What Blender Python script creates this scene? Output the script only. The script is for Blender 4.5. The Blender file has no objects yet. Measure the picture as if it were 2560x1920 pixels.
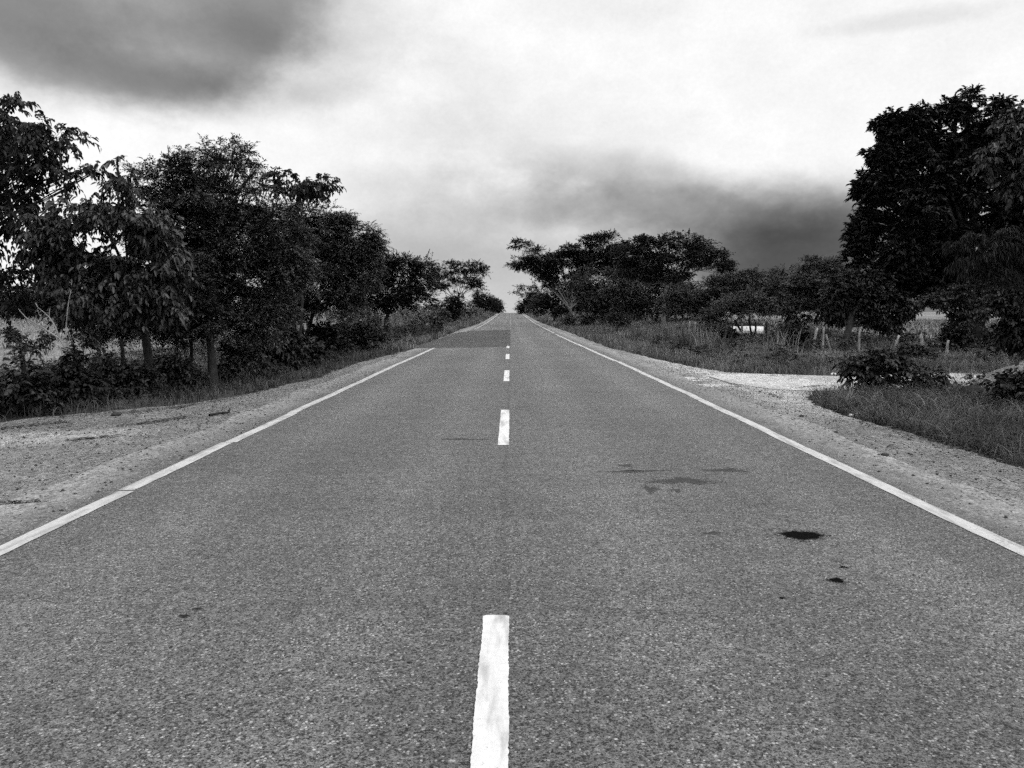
import bpy, math, random
import numpy as np
from mathutils import Vector

random.seed(7)
rng = np.random.default_rng(7)
R = math.radians
SC = bpy.context.scene
COL = SC.collection

# ------------------------------------------------------------------ camera
F = 1990.0                       # focal length in pixels of the 2560 px wide photograph
PITCH = math.atan(182.0 / F)
YAW = 3.5 / F
CAM_H = 1.5
cp, sp = math.cos(PITCH), math.sin(PITCH)
ct, st = math.cos(YAW), math.sin(YAW)
FW = np.array([st * cp, ct * cp, -sp])
RT = np.array([ct, -st, 0.0])
UP = np.array([st * sp, ct * sp, cp])
CAM = np.array([0.0, 0.0, CAM_H])

cam_d = bpy.data.cameras.new("camera")
cam = bpy.data.objects.new("camera", cam_d)
COL.objects.link(cam)
cam.location = CAM
cam.rotation_euler = (R(90) - PITCH, 0, -YAW)
cam_d.sensor_width = 36.0
cam_d.lens = 36.0 * F / 2560.0
cam_d.clip_start = 0.05
cam_d.clip_end = 20000
SC.camera = cam


def ray(px, py):
    return FW + RT * (px - 1280.0) / F - UP * (py - 960.0) / F


def at(px, py, Y):
    """world point on the sight line of a photo position at the real depth Y"""
    d = ray(px, py)
    return CAM + d * (Y / d[1])


def gp(px, py, z=0.0):
    d = ray(px, py)
    return CAM + d * ((z - CAM_H) / d[2])


def azel(px, py):
    d = ray(px, py)
    d = d / np.linalg.norm(d)
    return math.atan2(d[0], d[1]), math.asin(d[2])


# ------------------------------------------------------------------ terrain
def sstep(a, b, x):
    t = np.clip((np.asarray(x, float) - a) / (b - a), 0, 1)
    return t * t * (3 - 2 * t)


PY = np.array([-60, 18, 26, 35, 48, 62, 80, 95, 115, 140, 180, 225, 250, 268, 285, 310, 340])
PZ = np.array([0, 0, -.02, -.06, -.11, -.13, -.125, -.10, -.03, .12, .44, .80, .92, .955, .93, .82, .6])


def prof(y):
    y = np.asarray(y, float)
    k = 6.0
    z = sum(np.interp(y + o, PY, PZ) for o in (-k, -k / 2, 0, k / 2, k)) / 5
    far = np.where(y > 330, -(y - 330) * .02, 0)
    return z + far


def wob(x, y):
    return (np.sin(x * .9 + y * .53) + np.sin(x * .37 - y * .81 + 2) + np.sin(x * 1.7 + y * 1.3 + 4) * .5) / 2.5


def ground_z(x, y):
    x = np.asarray(x, float)
    y = np.asarray(y, float)
    ax = np.abs(x)
    fall = np.where(y > 330, (y - 330) * .02, 0)
    field = np.clip(.011 * (y - 15), 0, 1.15) - fall
    s = sstep(6, 16, ax)
    z = prof(y) * (1 - s) + field * s
    z = z + .07 * wob(x, y) * sstep(5.2, 8, ax)
    z = z + .65 * sstep(85, 165, y) * sstep(4.3, 6.6, ax) * (1 - sstep(14, 30, ax))
    z = z - .05 * sstep(4.4, 5.4, ax) * (1 - sstep(60, 90, y))
    return z


def gz(x, y):
    return float(ground_z(x, y))


LE_Y = [-30, 9.3, 10.3, 11.1, 11.8, 13, 14.9, 18.3, 25.5, 30.5, 45, 70, 100, 400]
LE_X = [-16, -16, -9, -7.2, -6.5, -5.5, -4.75, -4.4, -4.45, -4.0, -4.2, -4.5, -4.0, -3.8]
RE_Y = [-30, 8, 10, 12.2, 13.3, 14.3, 15.2, 15.6, 15.9, 19.0, 19.15, 19.5, 20.3, 22.3, 25.5, 33.5, 62, 130, 400]
RE_X = [5.0, 5.05, 5.0, 4.9, 5.0, 5.35, 6.3, 9, 25, 25, 8, 6.4, 5.5, 5.05, 4.67, 4.2, 4.5, 4.0, 3.8]


def ledge(y):
    return np.interp(y, LE_Y, LE_X)


def redge(y):
    return np.interp(y, RE_Y, RE_X)


# ------------------------------------------------------------------ helpers: objects
def tag(o, label=None, cat=None, group=None, kind=None):
    if label:
        o['label'] = label
    if cat:
        o['category'] = cat
    if group:
        o['group'] = group
    if kind:
        o['kind'] = kind
    return o


def empty(name, loc):
    o = bpy.data.objects.new(name, None)
    o.empty_display_size = .2
    o.location = loc
    COL.objects.link(o)
    return o


def mesh_np(name, V, faces_list, mat, parent=None, smooth=False, origin=None):
    """faces_list: list of (n,k) int arrays"""
    V = np.asarray(V, float)
    if origin is not None:
        V = V - np.asarray(origin, float)
    me = bpy.data.meshes.new(name)
    me.vertices.add(len(V))
    me.vertices.foreach_set("co", V.astype(np.float32).ravel())
    nl = sum(f.size for f in faces_list)
    npol = sum(len(f) for f in faces_list)
    me.loops.add(nl)
    me.loops.foreach_set("vertex_index", np.concatenate([f.ravel() for f in faces_list]).astype(np.int32))
    me.polygons.add(npol)
    starts, tot = [], 0
    for f in faces_list:
        k = f.shape[1]
        starts.append(tot + np.arange(len(f)) * k)
        tot += f.size
    me.polygons.foreach_set("loop_start", np.concatenate(starts).astype(np.int32))
    if smooth:
        me.polygons.foreach_set("use_smooth", np.ones(npol, bool))
    me.update(calc_edges=True)
    me.validate()
    if mat:
        me.materials.append(mat)
    o = bpy.data.objects.new(name, me)
    COL.objects.link(o)
    if parent:
        o.parent = parent
    elif origin is not None:
        o.location = origin
    return o


class MB:
    """collects tubes, boxes and blobs into one mesh"""

    def __init__(self):
        self.v, self.q, self.t, self.n = [], [], [], 0

    def add(self, V, q=None, t=None):
        V = np.asarray(V, float)
        self.v.append(V)
        if q is not None and len(q):
            self.q.append(np.asarray(q, int) + self.n)
        if t is not None and len(t):
            self.t.append(np.asarray(t, int) + self.n)
        self.n += len(V)

    def tube(self, pts, rads, sides=6, cap=True, rough=0.0):
        pts = np.asarray(pts, float)
        m = len(pts)
        tan = np.gradient(pts, axis=0)
        tan /= np.linalg.norm(tan, axis=1)[:, None] + 1e-9
        ref = np.array([0.31, 0.17, 0.93]) if abs(tan[0][2]) < .9 else np.array([1.0, .2, .1])
        V = np.zeros((m, sides, 3))
        a = np.arange(sides) * 2 * math.pi / sides
        for i in range(m):
            u = np.cross(tan[i], ref)
            u /= np.linalg.norm(u) + 1e-9
            w = np.cross(tan[i], u)
            rr = rads[i] * (1 + (rng.random(sides) - .5) * rough)
            V[i] = pts[i] + rr[:, None] * (np.cos(a)[:, None] * u + np.sin(a)[:, None] * w)
        ii = np.arange(m - 1)[:, None] * sides
        jj = np.arange(sides)[None, :]
        j2 = (jj + 1) % sides
        q = np.stack([ii + jj, ii + j2, ii + sides + j2, ii + sides + jj], -1).reshape(-1, 4)
        VV = V.reshape(-1, 3)
        t = []
        if cap:
            VV = np.vstack([VV, pts[-1:]])
            e = (m - 1) * sides
            t = [(e + k, e + (k + 1) % sides, m * sides) for k in range(sides)]
        self.add(VV, q, t)

    def box(self, c, s, rz=0.0, taper=1.0):
        x, y, z = np.array(s) / 2
        P = np.array([(-x, -y, -z), (x, -y, -z), (x, y, -z), (-x, y, -z),
                      (-x * taper, -y * taper, z), (x * taper, -y * taper, z), (x * taper, y * taper, z), (-x * taper, y * taper, z)])
        cr, sr = math.cos(rz), math.sin(rz)
        P = np.stack([P[:, 0] * cr - P[:, 1] * sr, P[:, 0] * sr + P[:, 1] * cr, P[:, 2]], 1) + np.array(c)
        self.add(P, [(0, 3, 2, 1), (4, 5, 6, 7), (0, 1, 5, 4), (1, 2, 6, 5), (2, 3, 7, 6), (3, 0, 4, 7)])

    def rock(self, c, s, seed=0, n=8, m=6):
        r = np.random.default_rng(seed)
        th = np.linspace(0, math.pi, m)
        V = []
        for i in range(m):
            for j in range(n):
                a = j * 2 * math.pi / n
                k = 1 + (r.random() - .5) * .35
                V.append((math.sin(th[i]) * math.cos(a) * s[0] * k, math.sin(th[i]) * math.sin(a) * s[1] * k,
                          math.cos(th[i]) * s[2] * (1 + (r.random() - .5) * .15)))
        V = np.array(V) + np.array(c)
        q = [(i * n + j, (i + 1) * n + j, (i + 1) * n + (j + 1) % n, i * n + (j + 1) % n) for i in range(m - 1) for j in range(n)]
        self.add(V, q)

    def build(self, name, mat, parent=None, smooth=True, origin=None):
        fl = []
        if self.q:
            fl.append(np.concatenate(self.q))
        if self.t:
            fl.append(np.concatenate(self.t))
        return mesh_np(name, np.concatenate(self.v), fl, mat, parent, smooth, origin)


# ------------------------------------------------------------------ helpers: materials
def nmat(name):
    m = bpy.data.materials.new(name)
    m.use_nodes = True
    nt = m.node_tree
    b = nt.nodes["Principled BSDF"]
    return m, nt, b


class NT:
    def __init__(self, nt):
        self.nt = nt

    def new(self, t, **kw):
        n = self.nt.nodes.new(t)
        for k, v in kw.items():
            setattr(n, k, v)
        return n

    def put(self, sock, val):
        if hasattr(val, 'is_output') or isinstance(val, bpy.types.NodeSocket):
            self.nt.links.new(val, sock)
        else:
            sock.default_value = val

    def math(self, op, a, b=None, c=None, clamp=False):
        n = self.new("ShaderNodeMath", operation=op)
        n.use_clamp = clamp
        self.put(n.inputs[0], a)
        if b is not None:
            self.put(n.inputs[1], b)
        if c is not None:
            self.put(n.inputs[2], c)
        return n.outputs[0]

    def maprange(self, v, a, b, c=0.0, d=1.0, smooth=True):
        n = self.new("ShaderNodeMapRange", interpolation_type='SMOOTHSTEP' if smooth else 'LINEAR')
        self.put(n.inputs[0], v)
        for i, x in enumerate((a, b, c, d)):
            self.put(n.inputs[1 + i], x)
        return n.outputs[0]

    def mapping(self, vec, scale=(1, 1, 1), loc=(0, 0, 0)):
        n = self.new("ShaderNodeMapping")
        self.put(n.inputs[0], vec)
        n.inputs['Scale'].default_value = scale
        n.inputs['Location'].default_value = loc
        return n.outputs[0]

    def noise(self, vec, scale, detail=3, rough=.55, dist=0.0):
        n = self.new("ShaderNodeTexNoise")
        self.put(n.inputs['Vector'], vec)
        n.inputs['Scale'].default_value = scale
        n.inputs['Detail'].default_value = detail
        n.inputs['Roughness'].default_value = rough
        n.inputs['Distortion'].default_value = dist
        return n.outputs['Fac']

    def vor(self, vec, scale, rand=1.0):
        n = self.new("ShaderNodeTexVoronoi")
        self.put(n.inputs['Vector'], vec)
        n.inputs['Scale'].default_value = scale
        n.inputs['Randomness'].default_value = rand
        s = self.new("ShaderNodeSeparateColor")
        self.nt.links.new(n.outputs['Color'], s.inputs[0])
        return n.outputs['Distance'], s.outputs[0], s.outputs[1]

    def mix(self, f, a, b):
        n = self.new("ShaderNodeMix", data_type='FLOAT')
        self.put(n.inputs[0], f)
        self.put(n.inputs[2], a)
        self.put(n.inputs[3], b)
        return n.outputs[0]

    def bump(self, h, strength, dist):
        n = self.new("ShaderNodeBump")
        n.inputs['Strength'].default_value = strength
        n.inputs['Distance'].default_value = dist
        self.put(n.inputs['Height'], h)
        return n.outputs[0]

    def ocoord(self):
        return self.new("ShaderNodeTexCoord").outputs['Object']

    def pos(self):
        return self.new("ShaderNodeNewGeometry").outputs['Position']

    def grey(self, v):
        n = self.new("ShaderNodeCombineColor")
        for i in range(3):
            self.put(n.inputs[i], v)
        return n.outputs[0]


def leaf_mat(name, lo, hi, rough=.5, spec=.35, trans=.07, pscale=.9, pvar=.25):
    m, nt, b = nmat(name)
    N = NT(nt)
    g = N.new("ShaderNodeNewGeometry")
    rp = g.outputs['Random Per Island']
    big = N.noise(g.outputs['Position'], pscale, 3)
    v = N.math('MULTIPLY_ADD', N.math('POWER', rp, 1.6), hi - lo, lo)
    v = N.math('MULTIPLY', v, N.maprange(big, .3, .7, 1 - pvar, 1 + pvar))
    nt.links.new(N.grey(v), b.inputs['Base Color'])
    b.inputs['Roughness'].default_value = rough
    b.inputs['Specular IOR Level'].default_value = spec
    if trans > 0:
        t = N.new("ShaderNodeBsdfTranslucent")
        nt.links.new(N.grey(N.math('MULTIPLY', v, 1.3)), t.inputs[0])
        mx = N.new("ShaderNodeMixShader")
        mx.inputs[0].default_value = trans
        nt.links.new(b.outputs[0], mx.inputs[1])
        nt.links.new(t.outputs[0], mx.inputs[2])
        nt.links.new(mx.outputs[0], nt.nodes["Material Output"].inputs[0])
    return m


def bark_mat(name, lo, hi):
    m, nt, b = nmat(name)
    N = NT(nt)
    p = N.pos()
    n1 = N.noise(N.mapping(p, (1, 1, .25)), 26, 5, .65)
    n2 = N.noise(p, 4, 3)
    v = N.maprange(N.math('ADD', N.math('MULTIPLY', n1, .7), N.math('MULTIPLY', n2, .3)), .3, .7, lo, hi)
    nt.links.new(N.grey(v), b.inputs['Base Color'])
    b.inputs['Roughness'].default_value = .9
    b.inputs['Specular IOR Level'].default_value = .2
    nt.links.new(N.bump(n1, .7, .02), b.inputs['Normal'])
    return m


def gravel_nodes(N, p, lo=.13, hi=.27):
    """loose small gravel over dust"""
    d1, c1, e1 = N.vor(p, 75)
    d2, c2, e2 = N.vor(p, 26)
    n1 = N.noise(p, 2.2, 5, .65)
    n2 = N.noise(N.mapping(p, (1, .45, 1)), .55, 4, .6, .4)
    n3 = N.noise(p, 14, 4, .7)
    v = N.math('MULTIPLY_ADD', c1, (hi - lo) * 1.1, lo * .8)
    v = N.math('ADD', v, N.math('MULTIPLY', N.math('SUBTRACT', c2, .5), .05))
    d5, c5, e5 = N.vor(N.mapping(p, (1, .4, 1)), 24)
    d6, c6, e6 = N.vor(N.mapping(p, (1, .4, 1)), 10)
    v = N.math('MULTIPLY', v, N.math('MULTIPLY_ADD', c5, .5, .75))
    v = N.math('MULTIPLY', v, N.math('MULTIPLY_ADD', c6, .14, .93))
    dk = N.math('MULTIPLY', N.math('LESS_THAN', d5, .36), N.math('GREATER_THAN', e5, .86))
    v = N.math('MULTIPLY', v, N.math('SUBTRACT', 1.0, N.math('MULTIPLY', dk, .6)))
    v = N.math('MULTIPLY', v, N.maprange(n1, .25, .75, .86, 1.14))
    v = N.math('MULTIPLY', v, N.maprange(n2, .3, .7, .86, 1.16))
    v = N.math('MULTIPLY', v, N.maprange(n3, .3, .7, .88, 1.12))
    dark = N.math('MULTIPLY', N.math('LESS_THAN', d2, .33), N.math('GREATER_THAN', e2, .80))
    v = N.math('MULTIPLY', v, N.math('SUBTRACT', 1.0, N.math('MULTIPLY', dark, .62)))
    lite = N.math('MULTIPLY', N.math('LESS_THAN', d1, .4), N.math('GREATER_THAN', e1, .9))
    v = N.math('ADD', v, N.math('MULTIPLY', lite, .14))
    h = N.math('SUBTRACT', N.math('MULTIPLY', c1, .4), d1)
    return v, h


def asphalt_nodes(N, p, lo=.010, hi=.172):
    d1, c1, e1 = N.vor(p, 175)
    d2, c2, e2 = N.vor(p, 75)
    d3, c3, e3 = N.vor(p, 30)
    d4, c4, e4 = N.vor(N.mapping(p, (1, .5, 1)), 15)
    n0 = N.noise(p, 45, 3, .7)
    n1 = N.noise(p, 8, 5, .7)
    n2 = N.noise(N.mapping(p, (1, .35, 1)), .5, 4, .6)
    n3 = N.noise(N.mapping(p, (.18, 1.6, 1), (4, 2, 0)), 1.0, 3, .6)
    v = N.math('MULTIPLY_ADD', c1, hi - lo, lo)
    v = N.math('ADD', v, N.math('MULTIPLY', N.math('SUBTRACT', c2, .5), .06 * hi / .15))
    v = N.math('MULTIPLY', v, N.math('MULTIPLY_ADD', c3, .24, .88))
    v = N.math('MULTIPLY', v, N.math('MULTIPLY_ADD', c4, .10, .95))
    v = N.math('MULTIPLY', v, N.maprange(n0, .25, .75, .75, 1.25))
    v = N.math('MULTIPLY', v, N.maprange(n1, .25, .75, .80, 1.2))
    v = N.math('MULTIPLY', v, N.maprange(n2, .3, .7, .88, 1.12))
    v = N.math('MULTIPLY', v, N.maprange(n3, .3, .7, .92, 1.08))
    s1 = N.math('MULTIPLY', N.math('LESS_THAN', d2, .40), N.math('GREATER_THAN', e2, .90))
    v = N.math('ADD', v, N.math('MULTIPLY', s1, .20))
    s3 = N.math('MULTIPLY', N.math('LESS_THAN', d3, .20), N.math('GREATER_THAN', e3, .93))
    v = N.math('ADD', v, N.math('MULTIPLY', s3, .20))
    pit = N.math('MULTIPLY', N.math('LESS_THAN', d2, .5), N.math('LESS_THAN', e2, .16))
    v = N.math('MULTIPLY', v, N.math('SUBTRACT', 1.0, N.math('MULTIPLY', pit, .75)))
    pit3 = N.math('MULTIPLY', N.math('LESS_THAN', d3, .26), N.math('LESS_THAN', e3, .05))
    v = N.math('MULTIPLY', v, N.math('SUBTRACT', 1.0, N.math('MULTIPLY', pit3, .7)))
    v = N.math('MAXIMUM', v, .004)
    h = N.math('SUBTRACT', N.math('MULTIPLY', c1, .5), d1)
    return v, h


def mat_road():
    m, nt, b = nmat("asphalt")
    N = NT(nt)
    p = N.ocoord()
    v, h = asphalt_nodes(N, p)
    gv, gh = gravel_nodes(N, p)
    sx = N.new("ShaderNodeSeparateXYZ")
    nt.links.new(p, sx.inputs[0])
    ax = N.math('ABSOLUTE', sx.outputs[0])
    edge = N.math('ADD', ax, N.math('MULTIPLY', N.math('SUBTRACT', N.noise(N.mapping(p, (1, .5, 1)), 1.1, 5, .7), .5), .9))
    f = N.maprange(edge, 3.2, 3.9)
    # worn wheel paths, slightly polished and paler than the crown of the lane
    lane = N.math('ABSOLUTE', N.math('SUBTRACT', ax, 1.6))
    wp = N.maprange(N.math('ABSOLUTE', N.math('SUBTRACT', lane, .8)), 0.0, .55, 1.09, .92)
    v = N.math('MULTIPLY', v, wp)
    # seam between the two paving strips
    seam = N.math('ABSOLUTE', N.math('ADD', sx.outputs[0], N.math('MULTIPLY_ADD', N.noise(N.mapping(p, (1, .6, 1)), 2.0, 4, .7), .06, .012)))
    sm = N.math('SUBTRACT', 1.0, N.maprange(seam, .006, .05))
    v = N.math('MULTIPLY', v, N.math('SUBTRACT', 1.0, N.math('MULTIPLY', sm, .15)))
    col = N.mix(f, v, gv)
    nt.links.new(N.grey(col), b.inputs['Base Color'])
    b.inputs['Roughness'].default_value = .78
    b.inputs['Specular IOR Level'].default_value = .35
    nt.links.new(N.bump(N.mix(f, h, gh), .55, .006), b.inputs['Normal'])
    return m


def mat_patch():
    m, nt, b = nmat("fresh_asphalt")
    N = NT(nt)
    p = N.ocoord()
    v, h = asphalt_nodes(N, p, .006, .088)
    nt.links.new(N.grey(v), b.inputs['Base Color'])
    b.inputs['Roughness'].default_value = .85
    b.inputs['Specular IOR Level'].default_value = .2
    nt.links.new(N.bump(h, .5, .006), b.inputs['Normal'])
    return m


def mat_gravel(name, lo, hi, dusty=False, mouth=False):
    m, nt, b = nmat(name)
    N = NT(nt)
    p = N.ocoord()
    v, h = gravel_nodes(N, p, lo, hi)
    if dusty:
        # pale dust swept into drifts along the outer side of the lay-by
        sx = N.new("ShaderNodeSeparateXYZ")
        nt.links.new(p, sx.inputs[0])
        x, y = sx.outputs[0], sx.outputs[1]
        nn = N.noise(N.mapping(p, (1, .6, 1)), .7, 5, .7)
        band = N.math('ADD', N.math('ADD', y, N.math('MULTIPLY', x, -.12)), N.math('MULTIPLY', N.math('SUBTRACT', nn, .5), 1.6))
        f1 = N.math('SUBTRACT', 1.0, N.maprange(N.math('ABSOLUTE', N.math('SUBTRACT', band, 10.35)), .1, .8))
        side = N.maprange(x, -5.2, -4.2, 1.0, 0.0)
        v = N.math('MULTIPLY', v, N.math('MULTIPLY_ADD', N.math('MULTIPLY', f1, side), .75, 1.0))
        tr = N.math('SUBTRACT', 1.0, N.maprange(N.math('ABSOLUTE', N.math('SUBTRACT', band, 11.55)), .15, .6))
        v = N.math('MULTIPLY', v, N.math('SUBTRACT', 1.0, N.math('MULTIPLY', N.math('MULTIPLY', tr, side), .22)))
    if mouth:
        # pale dust carried out of the side track
        sx = N.new("ShaderNodeSeparateXYZ")
        nt.links.new(p, sx.inputs[0])
        x, y = sx.outputs[0], sx.outputs[1]
        nn = N.math('MULTIPLY', N.math('SUBTRACT', N.noise(p, .8, 5, .7), .5), 1.5)
        fx = N.maprange(N.math('ADD', x, nn), 3.6, 4.9)
        fy = N.math('MULTIPLY', N.maprange(N.math('ADD', y, nn), 9.5, 14.0), N.maprange(N.math('ADD', y, nn), 20.0, 30.0, 1.0, .25))
        v = N.math('MULTIPLY', v, N.math('MULTIPLY_ADD', N.math('MULTIPLY', fx, fy), 1.7, 1.0))
    nt.links.new(N.grey(v), b.inputs['Base Color'])
    b.inputs['Roughness'].default_value = .9
    b.inputs['Specular IOR Level'].default_value = .2
    nt.links.new(N.bump(h, .8, .012), b.inputs['Normal'])
    return m


def mat_paint(name, val, wear):
    m, nt, b = nmat(name)
    N = NT(nt)
    p = N.ocoord()
    av, h = asphalt_nodes(N, p)
    n1 = N.noise(p, 60, 4, .75)
    n2 = N.noise(p, 2.5, 4, .6)
    n3 = N.noise(N.mapping(p, (7, 1.1, 1)), 1.6, 4, .6)
    w = N.math('ADD', N.math('MULTIPLY', n1, .6), N.math('MULTIPLY', n2, .5))
    f = N.maprange(w, wear, wear + .10)
    pv = N.math('MULTIPLY', N.maprange(n3, .44, .70, 1.0, .55), val)
    pv = N.math('MULTIPLY', pv, N.maprange(N.noise(p, 18, 4, .7), .3, .7, .9, 1.06))
    nt.links.new(N.grey(N.mix(f, pv, av)), b.inputs['Base Color'])
    b.inputs['Roughness'].default_value = .65
    nt.links.new(N.bump(h, .25, .004), b.inputs['Normal'])
    return m


def mat_plain(name, v, rough=.8, scale=20, var=.25, spec=.3):
    m, nt, b = nmat(name)
    N = NT(nt)
    n = N.noise(N.pos(), scale, 4, .65)
    nt.links.new(N.grey(N.math('MULTIPLY', N.maprange(n, .3, .7, 1 - var, 1 + var), v)), b.inputs['Base Color'])
    b.inputs['Roughness'].default_value = rough
    b.inputs['Specular IOR Level'].default_value = spec
    return m


def mat_ground():
    m, nt, b = nmat("soil_and_turf")
    N = NT(nt)
    p = N.ocoord()
    n1 = N.noise(p, .25, 5, .6)
    n2 = N.noise(p, 3.5, 6, .7)
    n3 = N.noise(p, 25, 4, .7)
    sx = N.new("ShaderNodeSeparateXYZ")
    nt.links.new(p, sx.inputs[0])
    ax = N.math('ADD', N.math('ABSOLUTE', sx.outputs[0]), N.math('MULTIPLY', N.math('SUBTRACT', n1, .5), 5.0))
    f = N.maprange(ax, 8, 13)
    v = N.mix(f, .04, .17)
    v = N.math('MULTIPLY', v, N.maprange(n2, .3, .7, .55, 1.45))
    v = N.math('MULTIPLY', v, N.maprange(n3, .3, .7, .7, 1.3))
    v = N.math('MULTIPLY', v, N.maprange(n1, .3, .7, .75, 1.25))
    nt.links.new(N.grey(v), b.inputs['Base Color'])
    b.inputs['Roughness'].default_value = .95
    b.inputs['Specular IOR Level'].default_value = .1
    nt.links.new(N.bump(n2, .8, .08), b.inputs['Normal'])
    return m


M = dict(
    road=mat_road(), patch=mat_patch(),
    gravel=mat_gravel("shoulder_gravel", .08, .22, False, True), layby=mat_gravel("layby_gravel", .085, .24, True),
    track=mat_gravel("pale_track_dust", .38, .60),
    paint=mat_paint("white_road_paint", .56, .655), edge=mat_paint("worn_edge_paint", .42, .60),
    fade=mat_paint("faded_road_paint", .42, .55),
    tar=mat_plain("tar", .004, .6, 60, .3, .12), scuff=mat_plain("tyre_scuff", .07, .9, 30, .5, .1),
    ground=mat_ground(),
    stone=mat_plain("stone", .22, .85, 30, .5), dark_stone=mat_plain("dark_stone", .03, .85, 20, .4),
    litter=leaf_mat("dry_litter", .015, .09, .8, .1, 0),
    post=bark_mat("weathered_post", .11, .36), post_dark=bark_mat("dark_post", .006, .025),
    wire=mat_plain("rusty_wire", .04, .6),
    white=mat_plain("white_limewash", .82, .7, 9, .08),
    dead=bark_mat("bare_dead_wood", .13, .32),
    bark=bark_mat("dark_bark", .010, .038), bark_pale=bark_mat("pale_bark", .06, .17),
    leaf_pale=leaf_mat("pale_leaf", .009, .075, .42, 0.25),
    leaf_mid=leaf_mat("feathery_leaf", .009, .10, .5, 0.12),
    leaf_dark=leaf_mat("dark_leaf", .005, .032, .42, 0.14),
    leaf_big=leaf_mat("glossy_leaf", .007, .038, .4, 0.2),
    leaf_far=leaf_mat("far_leaf", .009, .048, .6, 0.08),
    leaf_weep=leaf_mat("weeping_leaf", .008, .038, .5, 0.12),
    leaf_shrub=leaf_mat("shrub_leaf", .007, .045, .5, 0.14),
    grass=leaf_mat("verge_grass_blade", .02, .12, .6, .12, .2, .7, .45),
    grass_dry=leaf_mat("field_grass_blade", .13, .40, .7, .12, .2, .3, .4),
    grass_mid=leaf_mat("rank_grass_blade", .035, .215, .65, .12, .2, .4, .6),
)

# ------------------------------------------------------------------ ground and road
def grid_mesh(name, xs_of_row, ys, zfun, mat, parent=None):
    rows = [np.asarray(xs_of_row(y), float) for y in ys]
    n = len(rows[0])
    V = np.array([(x, y, 0) for y, r in zip(ys, rows) for x in r])
    V[:, 2] = zfun(V[:, 0], V[:, 1])
    i = np.arange(len(ys) - 1)[:, None] * n
    j = np.arange(n - 1)[None, :]
    q = np.stack([i + j, i + j + 1, i + n + j + 1, i + n + j], -1).reshape(-1, 4)
    return mesh_np(name, V, [q], mat, parent, True)


gx = np.unique(np.concatenate([np.arange(-40, 40.1, 1.0), np.arange(-12, 12.1, .5),
                               np.array([48, 60, 80, 110, 160, 240, 400, 700, 1200, 2200, 3500]),
                               -np.array([48, 60, 80, 110, 160, 240, 400, 700, 1200, 2200, 3500])]))
gy = np.unique(np.concatenate([np.array([-3000, -1500, -700, -300, -120, -60, -30]), np.arange(-20, 60, 1.0), np.arange(60, 340, 3.0),
                               np.array([350, 380, 420, 480, 560, 700, 900, 1300, 2000, 3500])]))


def terrain_z(x, y):
    z = ground_z(x, y)
    inside = (x > ledge(y) - .2) & (x < redge(y) + .2) & (y < 345) & (y > -25)
    road = (np.abs(x) < 4.3) & (y < 345) & (y > -25)
    return z - np.where(road, .07, np.where(inside, .035, 0.0))


ground = grid_mesh("ground", lambda y: gx, gy, terrain_z, M['ground'])
tag(ground, kind='structure')

ry = np.concatenate([np.arange(-20, 40, .5), np.arange(40, 341, 2.0)])
road = grid_mesh("road", lambda y: np.linspace(-3.95, 3.95, 17) + np.array([.12 * wob(y * 2.1, 3)] + [0] * 15 + [.12 * wob(y * 1.7, 9)]),
                 ry, lambda x, y: ground_z(x, y) + .006, M['road'])
tag(road, kind='structure')


def road_sheet(name, poly_fn, ys, lift, mat):
    """thin marking laid on the road: poly_fn(y) -> x positions across"""
    return grid_mesh(name, poly_fn, ys, lambda x, y: ground_z(x, y) + lift, mat, road)


def jit(y, s):
    return .5 * (math.sin(y * 5.1 + s) + math.sin(y * 13.7 + 2 * s) + .8 * math.sin(y * 31.3 + 3 * s)) / 1.4


# edge lines, hand laid and slightly crooked
def edge_run(side, y0, y1, off, mat, w=.135):
    st_ = .12 if y1 < 20 else (.3 if y1 < 60 else 1.5)
    n = max(3, int((y1 - y0) / st_))
    ys = np.linspace(y0, y1, n)

    def xs(y):
        c = side * 3.2 + off + .010 * math.sin(y * .55 + side) + .006 * math.sin(y * 1.9)
        return [c - w / 2 + .006 * jit(y, 1), c - w / 4, c, c + w / 4, c + w / 2 + .006 * jit(y, 5)]
    return road_sheet("edge_line", xs, ys, .011, mat)


for a_, b_, o_ in ((-3, 6.52, .0), (6.55, 8.98, -.02), (9.0, 11.6, .012), (11.62, 33.6, -.01), (71.5, 74.0, .0), (76.5, 330, .0)):
    edge_run(-1, a_, b_, o_, M['edge'])
for a_, b_, o_ in ((-3, 13.9, .0), (13.92, 24, .02), (24.03, 56.5, -.02), (59, 96, .03), (96.2, 330, -.02)):
    edge_run(1, a_, b_, o_, M['edge'])

# centre dashes
for k in range(5):
    y0, y1 = .6 + 8.2 * k, 3.8 + 8.2 * k
    if k == 4:
        y1 = 35.6
    cx = -.071 - .010 * k
    ys = np.unique(np.concatenate([np.linspace(y0, y1, 220), [y0 + .01, y1 - .012, y1 - .03]]))

    def xs(y, cx=cx, y0=y0, y1=y1):
        cut = .012 if (y1 - y) < .008 else 0
        return np.array([-.063 + .003 * jit(y, 2) + rng.normal(0, .0013) + cut, -.03, 0, .03, .063 + .003 * jit(y, 7) + rng.normal(0, .0013) - 2 * cut]) + cx
    road_sheet("centre_dash", xs, ys, .011, M['paint'])
for k in range(9, 32):
    y0 = .6 + 8.2 * k
    c_ = .03 * math.sin(k * 1.7) - .02
    road_sheet("centre_dash", lambda y, c_=c_: np.array([-.045, 0, .045]) + c_, np.linspace(y0, y0 + 2.6, 6), .011, M['fade'])

# dark resurfaced patch in the left lane
def patch_xs(y):
    r = -.02 + .05 * jit(y * .6, 1)
    l = -4.0 + .25 * jit(y * .22, 4) + np.interp(y, [33.9, 35, 45, 58, 64, 69], [.0, -.3, -.1, -.3, .3, 1.0])
    return np.linspace(l, r, 9)


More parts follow.
